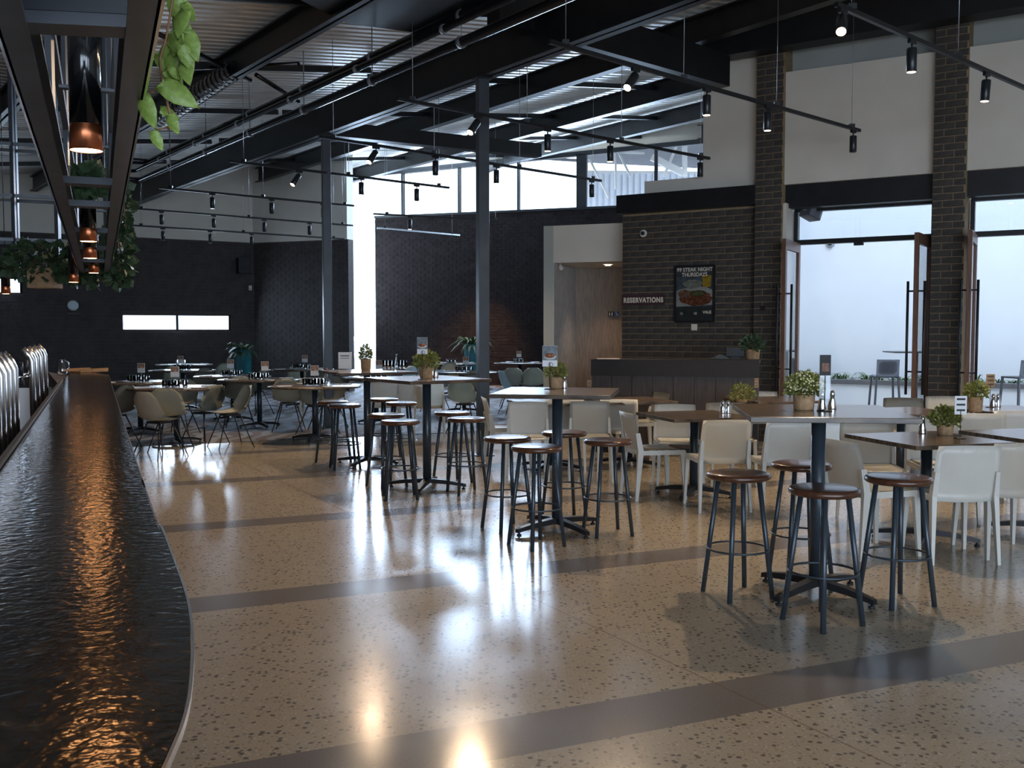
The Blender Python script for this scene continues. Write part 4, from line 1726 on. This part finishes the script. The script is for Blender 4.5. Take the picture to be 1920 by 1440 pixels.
# potted herbs
def mk_pot(r, h, fr, fz, n, size, seed, fm, flowers=0, wid=.3, tall=1.):
    t = thing('potted_herb', 'x', 'plant')
    prof = [(0, .0), (r * .86, 0), (r * .90, .004), (r, h * .95), (r * 1.03, h), (r * .95, h), (r * .93, h * .85), (0, h * .84)]
    ob('pot', MB(True).lathe(prof, 18), M_POT, t)
    f = foliage(n, fr, fr, fz, size, seed, 0, wid=wid)
    bmesh.ops.translate(f.bm, verts=f.bm.verts[:], vec=(0, 0, h + fz * .5))
    ob('foliage', f, fm, t, kind='stuff')
    sb = MB()
    rr = random.Random(seed)
    for _ in range(12):
        a = rr.uniform(0, 6.28)
        sb.tube([(0, 0, h * .8), (fr * .6 * math.cos(a), fr * .6 * math.sin(a), h + fz * .8)], .0015, 4)
    ob('stems', sb, M_STEM, t, kind='stuff')
    if flowers:
        fb_ = MB()
        for _ in range(flowers):
            while True:
                p = Vector((rr.uniform(-1, 1), rr.uniform(-1, 1), rr.uniform(-.2, 1)))
                if .8 < p.length < 1.02:
                    break
            bmesh.ops.create_icosphere(fb_.bm, subdivisions=1, radius=.0065, matrix=Matrix.Translation((p.x * fr * 1.05, p.y * fr * 1.05, h + fz * .5 + p.z * fz * 1.08)))
        ob('flowers', fb_, M_FLOWER, t, kind='stuff')
    return t


def place(t, loc, lb, rz=0.):
    t.location = loc
    t.rotation_euler = (0, 0, rz)
    t['label'] = lb
    t['group'] = 'small potted plants'


place(mk_pot(.062, .085, .105, .085, 900, .022, 3, M_LEAF, 190, .35), P(1507, 768, 1.05), 'white-flowering herb in a crumpled paper pot on the nearest high table')
place(mk_pot(.055, .09, .085, .075, 700, .022, 4, M_LEAF), P(1042, 728, 1.05), 'green herb in a kraft pot on the middle high table')
place(mk_pot(.065, .11, .115, .10, 800, .028, 5, M_LEAF), P(799, 709, 1.05), 'green herb in a kraft pot on the third high table')
place(mk_pot(.06, .13, .06, .10, 300, .03, 6, M_LEAF), P(686, 694, 1.05), 'tall narrow herb in a pot on the farthest high table')
place(mk_pot(.06, .075, .10, .085, 500, .03, 7, M_LEAF, 0, .42), P(1772, 815, .74), 'bushy yellow-green plant in a squat pot on the near right table')
place(mk_pot(.065, .14, .10, .09, 450, .03, 8, M_LEAF, 0, .4), P(1829, 772, .74), 'olive plant in a brown pot on the shining right table')
place(mk_pot(.06, .03, .13, .11, 500, .03, 9, M_LEAF), P(1391, 754, .74), 'pale rounded herb left of the flowering pot, on a low table')
place(mk_pot(.09, .12, .13, .11, 350, .05, 10, M_LEAFD), P(1411, 673.5, 1.15), 'dark leafy plant in a pot on the reservations counter')

# shakers
sk = thing('salt_shaker', 'x', 'shaker')
ob('body', MB(True).lathe([(0, 0), (.021, 0), (.022, .004), (.0145, .05), (.012, .07), (0, .07)], 16), M_CHROME, sk)
ob('cap', MB(True).lathe([(.0125, .068), (.014, .072), (.012, .085), (.006, .094), (0, .095)], 16), mat('shaker_cap', (.55, .55, .56), .25, 1, .05), sk)
skP = Proto(sk)
sc = 1.35
for (px, py, z, lb, s) in (
        (1541, 770, 1.05, 'chrome shaker touching the card stand on the nearest high table', 1.2), (1560, 767, 1.05, 'chrome shaker standing apart on the right of the flowering pot', 1.15),
        (1355, 775, .74, 'left shaker of the pair on the brown low table', 1.25), (1365, 775, .74, 'right darker shaker of the pair on the brown low table', 1.25),
        (1729, 813, .74, 'single chrome shaker on the near right table', 1.45), (1862, 763, .74, 'left shaker of the pair on the shining right table', 1.4), (1871, 763, .74, 'right shaker of the pair on the shining right table', 1.4),
        (1058, 728, 1.05, 'shaker close behind the herb on the middle high table', 1.1), (817, 708, 1.05, 'shaker right of the herb on the third high table', 1.3), (811, 706, 1.05, 'shaker partly behind the herb on the third high table', 1.3)):
    skP.put(P(px, py, z), 0, lb, 'salt and pepper shakers', (s, s, s))


# cards on poles
def card_stand(loc, h, cw, ch, lb, style, rz=0.):
    t = thing('card_stand', lb, 'sign', loc, rz, 'card stands on tables')
    ob('base', MB().lathe([(0, 0), (.042, 0), (.042, .005), (.006, .009), (0, .009)], 18), M_BLACK, t)
    ob('pole', MB().tube([(0, 0, .005), (0, 0, h + (.03 if style != 'black' else 0))], .0028, 8), M_BLACK, t)
    if style == 'food':
        c = ob('card', MB().box((-cw / 2, .004, h), (cw / 2, .006, h + ch)), M_CARDW, t)
        ob('photo_print', MB().box((-cw / 2 + .001, .0025, h + ch * .3), (cw / 2 - .001, .0035, h + ch - .001)), mat('card_photo', (.13, .16, .18), .5, 0, .5, 30), c)
        pl_ = MB()
        pl_.lathe([(0, 0), (cw * .42, 0), (cw * .42, .0008), (0, .0008)], 20, M=Matrix.Translation((0, .0018, h + ch * .46)) @ Matrix.Rotation(PI / 2, 4, 'X') @ Matrix.Scale(.45, 4, (0, 1, 0)))
        ob('plate_print', pl_, mat('plate_print', (.65, .66, .66), .5, 0, .1), c)
        st_ = MB()
        st_.lathe([(0, 0), (cw * .33, 0), (cw * .33, .0008), (0, .0008)], 14, M=Matrix.Translation((0, .0008, h + ch * .53)) @ Matrix.Rotation(PI / 2, 4, 'X') @ Matrix.Scale(.5, 4, (0, 1, 0)))
        ob('steak_print', st_, mat('steak_print', (.30, .11, .06), .5, 0, .6, 60), c)
        rg_ = MB()
        pts = [(.016 * math.cos(2 * PI * k / 20) + .006, -.002, h + .016 + .016 * math.sin(2 * PI * k / 20)) for k in range(21)]
        rg_.tube(pts, .0016, 6, caps=False)
        ob('clip_ring', rg_, M_BLACK, t)
    elif style == 'black':
        c = ob('card', MB().box((-cw / 2, .0, h), (cw / 2, .003, h + ch)), M_INK, t)
        ob('photo_print', MB().box((-cw * .3, -.002, h + ch * .2), (cw * .35, -.0005, h + ch * .6)), mat('card_photo_brown', (.16, .06, .03), .5, 0, .7, 40), c)
        ob('clear_sleeve', MB().box((-cw / 2, .0, h - .13), (cw / 2, .002, h)), mat('sleeve', (.9, .95, 1), .1, 0, 0, trans=1), t)
    else:
        c = ob('card', MB().box((-cw / 2, .0, h), (cw / 2, .004, h + ch)), mat('brown_card', (.38, .24, .12), .6, 0, .2, 20), t)
        bars = MB()
        for k in range(3):
            z = h + ch * (.18 + .3 * k)
            bars.box((-cw * .35, -.003, z), (cw * .35, -.0005, z + ch * .1))
        ob('printed_lines', bars, M_INK if style == 'white' else mat('dark_print', (.08, .05, .03), .6), c)
        if style == 'white':
            c.data.materials.clear()
            c.data.materials.append(M_CARDW)
    return t


card_stand(P(1031, 730, 1.05), .175, .115, .16, 'white card with food photo on a pole, middle high table', 'food')
card_stand(P(792, 712, 1.05), .235, .095, .155, 'food photo card on a pole rising behind the herb, third high table', 'food')
card_stand(P(1546, 771, 1.05), .20, .062, .115, 'black narrow card standing right of the flowering pot', 'black')
card_stand(P(1800, 822, .74), .17, .085, .13, 'pale card with dark printed bars behind the near right plant', 'white')
card_stand(P(1856, 764, .74), .20, .085, .13, 'tan card on a thin pole on the shining right table', 'tan')
card_stand(P(1418, 753, .74), .15, .04, .10, 'slim card on a pole right of the pale rounded herb', 'tan')
card_stand(P(969, 690, .95), .02, .09, .15, 'small white rounded card behind the grey post', 'white') if False else None

# ------------------------------------------------------------------ reservations counter
ca, cb = P(1108, 673.5, 1.15), P(1424, 676, 1.15)
cx = (cb - ca).normalized()
cy = Vector((-cx.y, cx.x, 0))
ct = thing('reservations_counter', 'dark timber-clad reservations counter with black top in front of the brick wall', 'counter', (ca.x, ca.y, 0), math.atan2(cx.y, cx.x))
Lc = (cb - ca).length
ob('countertop', MB().box((-.0, 0, 1.11), (Lc, .55, 1.15)), M_COUNT, ct)
ob('fascia', MB().box((0, .0, .95), (Lc, .03, 1.11)), M_COUNT, ct)
n = 8
for k in range(n):
    ob('panel', MB().box((Lc * k / n + .004, .03, .08), (Lc * (k + 1) / n - .004, .05, .95)), M_CLAD, ct)
ob('carcass', MB().box((.01, .05, .08), (Lc - .01, .5, 1.11)), M_BLACK, ct)
ob('plinth', MB().box((.03, .07, .0), (Lc - .03, .48, .08)), M_BLACK, ct)
rg_ = thing('register', 'black point-of-sale screen lying back on the counter', 'register', P(1377, 674, 1.15) + cy * .15, -.3)
ob('screen', MB().box((-.11, -.02, .03), (.11, .0, .15), bev=.006), M_BLACK, rg_)
ob('stand', MB().box((-.05, .0, .0), (.05, .08, .06)), M_BLACK, rg_)
ob('base', MB().box((-.1, -.03, .0), (.1, .12, .012)), M_BLACK, rg_)
bl = thing('cloth', 'crumpled blue-grey cloth on the counter left of the register', 'cloth', P(1348, 674, 1.15) + cy * .12)
ob('cloth_fold', MB().grid(lambda u, v: Vector(((u - .5) * .26, (v - .5) * .15, .005 + .045 * math.sin(u * PI) * math.sin(v * PI) * (1 + .3 * math.sin(9 * u + 5 * v)))), 12, 8, .004), mat('blue_cloth', (.10, .14, .18), .9), bl)
pp = thing('paper_stack', 'loose papers on the left end of the reservations counter', 'papers', P(1138, 674, 1.15) + cy * .1)
for k in range(3):
    o = ob('sheet', MB().box((-.13, -.08, .001 + k * .004), (.13, .08, .004 + k * .004)), mat('pinkish_paper', (.6, .48, .42), .7), pp, rz=.15 * k)


# ------------------------------------------------------------------ things on the reservations wall
def text(s, size, m, parent, loc, name='lettering', bold=0., ext=.001, align='LEFT', spacing=1.):
    cu = bpy.data.curves.new(name, 'FONT')
    cu.body = s
    cu.size = size
    cu.extrude = ext
    cu.offset = bold
    cu.align_x = align
    cu.space_character = spacing
    cu.materials.append(m)
    o = bpy.data.objects.new(name, cu)
    COL.objects.link(o)
    bpy.context.view_layer.update()
    me = bpy.data.meshes.new_from_object(o.evaluated_get(bpy.context.evaluated_depsgraph_get()))
    bpy.data.objects.remove(o)
    bpy.data.curves.remove(cu)
    o = bpy.data.objects.new(name, me)
    COL.objects.link(o)
    o.parent = parent
    o.location = loc
    o.rotation_euler = (PI / 2, 0, 0)
    return o


WROT = math.atan2(UD.y, UD.x)


def on_wall(px, py, n=.012):
    s = Ws(px)
    # account for the offset n along the ray
    base = WP(s, 0)
    q = PD(px, py, base.y)
    return Vector((base.x, base.y, q.z)) + ND * n


def wall_thing(name, lb, cat, px, py, n=.012):
    return thing(name, lb, cat, on_wall(px, py, n), WROT)


sg = wall_thing('reservations_sign', 'dark sign reading RESERVATIONS in cream capitals on the brick wall', 'sign', 1166.5, 563)
wS = (on_wall(1246, 563) - on_wall(1166.5, 563)).length
hS = on_wall(1206, 553).z - on_wall(1206, 573).z
ob('board', MB().box((0, -.012, -hS / 2), (wS, .0, hS / 2)), M_BANNER, sg)
tx = text('RESERVATIONS', .098, M_CREAM, sg, (.03, -.0135, -.036), bold=.0045, spacing=1.16)
bpy.context.view_layer.update()
wd = tx.dimensions.x
tx.scale = ((wS - .05) / wd if wd > 0 else 1, 1, 1)

pt, pb = on_wall(1302, 499), on_wall(1302, 603)
pw = (on_wall(1338, 550) - on_wall(1266, 550)).length
ph = pt.z - pb.z
ps = thing('steak_poster', 'black-framed poster for a steak night on the brick wall', 'poster', on_wall(1302, 551, .014), WROT)
ps.location = (pt + pb) / 2
fr = MB()
for sx in (-1, 1):
    fr.box((sx * pw / 2 - .015, -.03, -ph / 2), (sx * pw / 2 + .015, .0, ph / 2))
for sz in (-1, 1):
    fr.box((-pw / 2, -.03, sz * ph / 2 - .015), (pw / 2, 0, sz * ph / 2 + .015))
ob('frame', fr, M_BLACK, ps)
sh = ob('sheet', MB().box((-pw / 2, -.012, -ph / 2), (pw / 2, -.002, ph / 2)), mat('poster_ground', (.035, .045, .055), .5, 0, .3, 6), ps)


def flat(name, pts, m, y):
    b = MB()
    b.quad([(x * pw / 2, y, z * ph / 2) for x, z in pts])
    bmesh.ops.solidify(b.bm, geom=b.bm.faces[:], thickness=.0005)
    return ob(name, b, m, sh)


def ell(cx_, cz_, rx, rz, n=22, wob=0., seed=1):
    rr = random.Random(seed)
    return [(cx_ + rx * math.cos(2 * PI * k / n) * (1 + wob * rr.uniform(-1, 1)), cz_ + rz * math.sin(2 * PI * k / n) * (1 + wob * rr.uniform(-1, 1))) for k in range(n)]


flat('background_print', [(-1, -.5), (1, -.5), (1, .62), (-1, .62)], mat('pr_bg', (.10, .14, .17), .5, 0, .4, 12), -.0125)
flat('plate_print', [(-1, -.46), (1, -.40), (1, .1), (.6, .24), (-.1, .26), (-.8, .16), (-1, .08)], mat('pr_plate', (.52, .52, .50), .5, 0, .1), -.0132)
flat('beer_print', [(.42, .24), (.82, .24), (.86, .66), (.40, .66)], mat('pr_beer', (.55, .36, .03), .5, 0, .3, 20), -.0138)
flat('sauce_print', ell(-.1, .36, .48, .16, wob=.12, seed=5), mat('pr_sauce', (.30, .32, .27), .5, 0, .3, 25), -.0142)
flat('steak_print', ell(.05, -.16, .86, .27, wob=.1, seed=2), mat('pr_steak', (.24, .085, .04), .5, 0, .7, 30), -.0148)
flat('garnish_print', ell(.2, .03, .42, .10, wob=.25, seed=3), mat('pr_green', (.12, .13, .05), .5, 0, .6, 30), -.0154)
flat('chop_print', ell(-.55, .0, .3, .15, wob=.15, seed=6), mat('pr_chop', (.26, .14, .09), .5, 0, .6, 30), -.0152)
flat('footer_print', [(-1, -1), (1, -1), (1, -.46), (-1, -.46)], mat('pr_foot', (.05, .06, .06), .5, 0, .15), -.0156)
t1 = text('$9 STEAK NIGHT', .075, M_CREAM, sh, (0, -.0165, ph * .405), bold=.0012, align='CENTER', ext=.0005)
t2 = text('THURSDAYS', .075, M_CREAM, sh, (0, -.0165, ph * .315), bold=.0012, align='CENTER', ext=.0005)
text('15', .05, M_CREAM, sh, (-pw * .38, -.0165, -ph * .375), ext=.0005)
text('10', .05, M_CREAM, sh, (-pw * .02, -.0165, -ph * .375), ext=.0005)
text('VALE', .055, M_CREAM, sh, (pw * .22, -.0165, -ph * .355), bold=.001, ext=.0005)
bpy.context.view_layer.update()
for t_, f_ in ((t1, .92), (t2, .66)):
    if t_.dimensions.x > 0:
        t_.scale = (pw * f_ / t_.dimensions.x, 1, 1)

swt = wall_thing('wall_switch', 'square cream wall plate below the steak poster', 'switch', 1302, 613.5)
ob('plate', MB().box((-.045, -.01, -.045), (.045, 0, .045), bev=.004), M_CREAM, swt)
ob('button', MB().box((-.015, -.015, -.02), (.015, -.009, .02)), M_CREAM, swt)


def dome(lb, loc, rz, r, m):
    t = thing('security_camera', lb, 'camera', loc, rz)
    rot = Matrix.Rotation(PI / 2, 4, 'X')
    ob('mount', MB().lathe([(0, 0), (r, 0), (r, .02), (r * .9, .035), (0, .035)], 20, M=rot), m, t)
    ob('lens', MB(True).lathe([(r * .55, .034), (r * .5, .055), (r * .3, .07), (0, .075)], 16, M=rot), M_BLACK, t)
    return t


dome('white round dome camera high on the reservations brick wall', on_wall(1206, 438, .01), WROT, .055, M_WHITE)
sn = wall_thing('door_sensor', 'small black sensor box on the left brick pier', 'sensor', 1437, 578, .172)
ob('housing', MB().box((-.035, -.02, -.03), (.035, 0, .03), bev=.004), M_BLACK, sn)
ob('indicator', MB().box((-.004, -.022, -.004), (.004, -.02, .004)), mat('red_dot', (.4, .02, .02), .4, 0, 0), sn)

# toilets sign on the corridor end wall
ts = thing('toilet_sign', 'small toilet sign with figures and a blue wheelchair panel', 'sign', PD(1151, 589, 16.58), math.atan2(-.52, 2.95))
ob('plate', MB().box((-.095, -.012, -.045), (.0, -.004, .045)), M_INK, ts)
bp_ = ob('access_plate', MB().box((.0, -.012, -.045), (.09, -.004, .045)), mat('sign_blue', (.03, .09, .25), .5, 0, .05), ts)
fg = MB()
for cx_ in (-.07, -.03):
    fg.lathe([(0, 0), (.008, 0), (.008, .001), (0, .001)], 10, M=Matrix.Translation((cx_, -.0125, .028)) @ Matrix.Rotation(PI / 2, 4, 'X'))
    fg.box((cx_ - .010, -.0135, -.01), (cx_ + .010, -.0125, .018))
    fg.box((cx_ - .007, -.0135, -.035), (cx_ - .001, -.0125, -.01))
    fg.box((cx_ + .001, -.0135, -.035), (cx_ + .007, -.0125, -.01))
ob('figures', fg, M_CARDW, ts)
wc = MB()
wc.tube([(.045 + .02 * math.cos(a), -.014, -.012 + .02 * math.sin(a)) for a in [k * .4 - 2.6 for k in range(12)]], .003, 6)
wc.tube([(.04, -.014, .022), (.042, -.014, -.002), (.06, -.014, -.004), (.07, -.014, -.03)], .0035, 6)
wc.lathe([(0, 0), (.007, 0), (.007, .001), (0, .001)], 10, M=Matrix.Translation((.039, -.0135, .033)) @ Matrix.Rotation(PI / 2, 4, 'X'))
ob('wheelchair_symbol', wc, M_CARDW, bp_)
so = thing('wall_socket', 'small pale wall socket low at the corridor end wall', 'socket', PD(1105, 719, 16.64), math.atan2(-.52, 2.95))
ob('plate', MB().box((-.04, -.012, -.06), (.04, -.004, .06), bev=.003), M_WHITE, so)
ob('switch', MB().box((-.01, -.016, -.01), (.01, -.012, .02)), M_GREYW, so)
# corridor camera under the bulkhead
cc = thing('security_camera', 'white bullet camera under the corridor bulkhead', 'camera', PD(1050, 497, 15.45))
ob('bracket', MB().tube([(0, 0, .05), (0, 0, 0)], .012, 8), M_WHITE, cc)
ob('body', MB().tube([(0, .03, .0), (.02, -.06, -.06)], .03, 14), M_WHITE, cc)

# far left wall things: round light disc, speaker, sensor
LROT = math.atan2(-LD.y, -LD.x)


def on_left(px, py, n=.02):
    s = Ls(px)
    b_ = C1 + LD * s
    q = PD(px, py, b_.y)
    return Vector((b_.x, b_.y, q.z)) + LN * n


dk_ = thing('round_wall_light', 'pale round wall disc on the brick left of the slot window', 'wall light', on_left(139, 573), LROT)
ob('disc', MB(True).lathe([(0, .03), (.09, .028), (.12, .01), (.12, 0), (0, 0)], 24, M=Matrix.Rotation(PI / 2, 4, 'X')), mat('pale_disc', (.6, .72, .78), .3, 0, .03), dk_)
ob('bracket', MB().box((-.14, -.05, -.2), (.14, 0, -.17)), M_BLACK, dk_)
lw = thing('wall_speaker', 'black loudspeaker on the brick near the back corner', 'speaker', on_left(456, 499), LROT)
ob('cabinet', MB().box((-.16, -.25, -.2), (.16, -.03, .2), bev=.02), M_BLACK, lw)
ob('grille', MB().box((-.13, -.26, -.17), (.13, -.251, .17)), mat('speaker_grille', (.02, .02, .025), .7, 0, .2), lw)
ob('bracket', MB().beam((0, -.04, 0), (0, 0, 0), .06, .1), M_BLACK, lw)
sn2 = thing('wall_sensor', 'tiny white sensor on the brick right of the slot window', 'sensor', on_left(470, 540), LROT)
ob('housing', MB().box((-.04, -.05, -.06), (.04, 0, .06), bev=.01), M_WHITE, sn2)
ob('lens', MB().box((-.02, -.054, -.04), (.02, -.049, 0)), M_GREYW, sn2)


# tall teal planters with leafy plants
def strap_plant(n, L, w_, seed, spread=.8):
    rr = random.Random(seed)
    b = MB()
    for _ in range(n):
        a = rr.uniform(0, 2 * PI)
        x = Vector((math.cos(a), math.sin(a), 0))
        y = Vector((-x.y, x.x, 0))
        l_ = L * rr.uniform(.6, 1.1)
        up = rr.uniform(.5, 1.1)
        prev = None
        for k in range(6):
            t = k / 5
            c = x * (l_ * spread * t * rr.uniform(.95, 1.05) * .8) + Vector((0, 0, l_ * (up * t - .75 * t * t)))
            ww = w_ * math.sin(PI * min(.97, .12 + t * .88))
            cur = (b.bm.verts.new(c - y * ww), b.bm.verts.new(c + y * ww))
            if prev:
                b.bm.faces.new((prev[0], prev[1], cur[1], cur[0]))
            prev = cur
    return b


for (px, D, lb, sd, s, hp) in ((457, 23.4, 'tall glossy teal planter with an arching plant in the left back corner', 11, 1., 1.04), (884, 25.3, 'dark teal planter with a bushy plant before the black back wall', 12, 1.3, 1.15)):
    t = thing('teal_planter', lb, 'planter', (PD(px, 700, D).x, D, 0), 0, 'teal planters')
    ob('pot', MB(True).lathe([(0, 0), (.14, 0), (.15, .02), (.21, hp), (.22, hp + .01), (.20, hp), (.19, hp - .1), (0, hp - .1)], 28), M_TEAL, t)
    f = strap_plant(70, .75 * s, .035, sd)
    bmesh.ops.translate(f.bm, verts=f.bm.verts[:], vec=(0, 0, hp - .1))
    ob('foliage', f, M_LEAFD, t, kind='stuff')
    ob('soil', MB().lathe([(0, hp - .09), (.19, hp - .09)], 20), mat('soil', (.03, .02, .015), .9), t)
l = bpy.data.lights.new('glow_spot', 'SPOT')  # added lamp without a fitting, shining down for the warm glow by the planter
l.energy, l.color, l.spot_size, l.spot_blend, l.shadow_soft_size = 420, (1, .55, .25), 1.1, .9, .05
o = bpy.data.objects.new('glow_spot', l)
o.location = (PD(905, 0, 24.9).x, 24.9, 3.6)
o.rotation_euler = Vector((-.1, .55, -1)).to_track_quat('-Z', 'Y').to_euler()
COL.objects.link(o)

# ------------------------------------------------------------------ outside the doors
wo = wall_box('wall_outside', WP(0, -6.3), WP(16, -6.3), -.2, 7.5, .3, M_OUTW, -ND)
tr_ = MB()
tr_.prism([(p.x, p.y) for p in (WP(sC1b, -.6), WP(16, -.6), WP(16, -6.3), WP(.2, -6.3))], -.2, -.01)
struct('ground_terrace', tr_, mat('terrace', (.55, .56, .57), .6, 0, .06, 3))
pln = thing('garden_bed', 'low white planter wall with dark coping and leafy plants outside', 'planter', (0, 0, 0))
ob('front_wall', MB().prism([(p.x, p.y) for p in (WP(.6, -5.3), WP(14, -5.3), WP(14, -5.45), WP(.6, -5.45))], 0, .52), M_OUTW, pln)
ob('coping', MB().prism([(p.x, p.y) for p in (WP(.6, -5.26), WP(14, -5.26), WP(14, -5.48), WP(.6, -5.48))], .52, .60), mat('dark_coping', (.10, .10, .11), .6), pln)
ob('soil', MB().prism([(p.x, p.y) for p in (WP(.6, -5.48), WP(14, -5.48), WP(14, -6.28), WP(.6, -6.28))], .3, .55), mat('soil', (0, 0, 0)), pln)
fo = MB()
for k in range(105):
    c = WP(.9 + k * .115 + R.uniform(-.08, .08), -5.62 - R.uniform(0, .3), .55)
    f = strap_plant(18, R.uniform(.3, .55), .013, 100 + k, .9)
    bmesh.ops.translate(f.bm, verts=f.bm.verts[:], vec=c)
    me = f.mesh('tmp')
    fo.bm.from_mesh(me)
    bpy.data.meshes.remove(me)
ob('strap_leaves', fo, mat('garden_leaf', (.07, .13, .05), .5, 0, .4, 10), pln, kind='stuff')


def mk_barchair():
    t = thing('outdoor_bar_chair', 'x', 'chair')
    m = mat('dark_plastic', (.035, .04, .055), .4, 0, .1)
    ob('backrest', MB().grid(lambda u, v: Vector(((u - .5) * .36, -.18 - .03 * v, .76 + .27 * v)), 4, 4, .02), m, t)
    ob('seat', MB().box((-.19, -.19, .73), (.19, .19, .76), bev=.008), m, t)
    for sx in (-1, 1):
        for sy in (-1, 1):
            ob('leg', MB().beam((sx * .17, sy * .17, .74), (sx * .21, sy * .21, 0), .03, .03), m, t)
    for sx in (-1, 1):
        ob('foot_rail', MB().beam((sx * .19, -.19, .25), (sx * .19, .19, .25), .02, .02), m, t)
        ob('foot_rail', MB().beam((-.19, sx * .19, .22), (.19, sx * .19, .22), .02, .02), m, t)
    return t


bcP = Proto(mk_barchair())
q = P(1666, 674, 1.03)
bcP.put((q.x, q.y + .15, 0), -.12, 'dark bar chair outside, seen through the first door bay', 'outdoor bar chairs')
q = P(1921, 675, 1.03)
bcP.put((q.x, q.y + .15, 0), .3, 'dark bar chair outside at the right frame edge', 'outdoor bar chairs')
q = P(1702, 658.5, 1.06)
q = PD(1710, 659, 16.2)
ot = thing('outdoor_table', 'thin-topped high table outside beside the right brick pier', 'table', (q.x, q.y, 0), -.1)
ob('tabletop', MB().box((-.38, -.35, q.z - .02), (.5, .35, q.z)), M_BLACK, ot)
ob('column', MB().tube([(.06, 0, .03), (.06, 0, q.z - .02)], .035, 14), M_BLACK, ot)
ob('base', MB().lathe([(0, 0), (.25, 0), (.25, .015), (.05, .03), (0, .03)], 20, c=(.06, 0, 0)), M_BLACK, ot)
# speaker under the lintel outside
q = PD(1521, 398, 13.35)
osp = thing('outdoor_speaker', 'tilted grey loudspeaker seen through the glass above the left door', 'speaker', q, .5)
b = MB()
b.box((-.11, -.1, -.09), (.11, .1, .09), M=Matrix.Rotation(.35, 4, 'Y'), bev=.01)
ob('cabinet', b, mat('grey_speaker', (.10, .11, .13), .5), osp)
ob('bracket', MB().beam((-.1, 0, .02), (-.16, 0, .14), .03, .03), M_GALV, osp)
q = PD(1553, 456, 17.0)
s_ = Ws(1553)
# dome camera on the outside wall
bs = WP(0, -6.3)
r = (1553 - 960) / FPX
so_ = (r * bs.y - bs.x) / (UD.x - r * UD.y)
bb = WP(so_, -6.29)
q = PD(1553, 456.5, bb.y)
dome('dark-lensed dome camera on the white outdoor wall', (bb.x, bb.y, q.z), WROT, .085, mat('cam_grey', (.3, .32, .35), .5))

# ------------------------------------------------------------------ beyond the high windows: awning and truss
M_TR = mat('white_truss', (.75, .74, .70), .5, 0, .04)
DT = 31.0
tru = thing('roof_truss', 'white steel truss seen outside through the high windows', 'truss', (0, 0, 0))


def seg(p, q, w_=.06, D=DT):
    return MB().beam(PD(*p, D), PD(*q, D), w_, w_)


for k, (p, q) in enumerate((((1090, 318), (1160, 303)), ((1128, 315), (1128, 385)), ((1132, 315), (1168, 385)), ((1180, 306), (1180, 370)), ((1186, 306), (1207, 348)), ((1100, 300), (1232, 307)))):
    ob('chord' if k in (0, 5) else 'strut', seg(p, q), M_TR, tru)
for (p, q, w_) in (((1240, 310), (1298, 340), .18), ((1285, 290), (1262, 345), .08), ((1300, 285), (1300, 345), .12)):
    ob('strut', seg(p, q, w_, 29.5), M_TR, tru)
aw = thing('outdoor_awning', 'grey sloping awning roof outside the high windows', 'awning', (0, 0, 0))
A_ = [PD(1075, 330, 36), PD(1080, 296, 28.6), PD(1420, 262, 27.0), PD(1420, 352, 36)]
b = MB()
b.quad(A_)
bmesh.ops.solidify(b.bm, geom=b.bm.faces[:], thickness=.08)
ob('sheet', b, mat('awning_grey', (.10, .10, .11), .6, 0, .15), aw)
cor = MB()
s0, s1 = PD(1102, 345, 34), PD(1420, 352, 34)
n = 60
for k in range(n):
    p, q = s0.lerp(s1, k / n), s0.lerp(s1, (k + .5) / n)
    cor.box((p.x, p.y - (.04 if k % 2 else 0), 4.5), (p.x + (s1.x - s0.x) / n, p.y + .05, p.z))
bld = thing('neighbour_building', 'white corrugated wall outside behind the truss', 'building', (0, 0, 0))
ob('cladding', cor, mat('white_cladding', (.75, .78, .82), .6, 0, .04), bld)
ob('roof_edge', MB().beam(s0, s1, .1, .08), M_TR, bld)
for p in (s0.lerp(s1, .03), s0.lerp(s1, .97)):
    ob('column', MB().box((p.x - .1, p.y, -.21), (p.x + .1, p.y + .2, 4.5)), M_TR, bld)
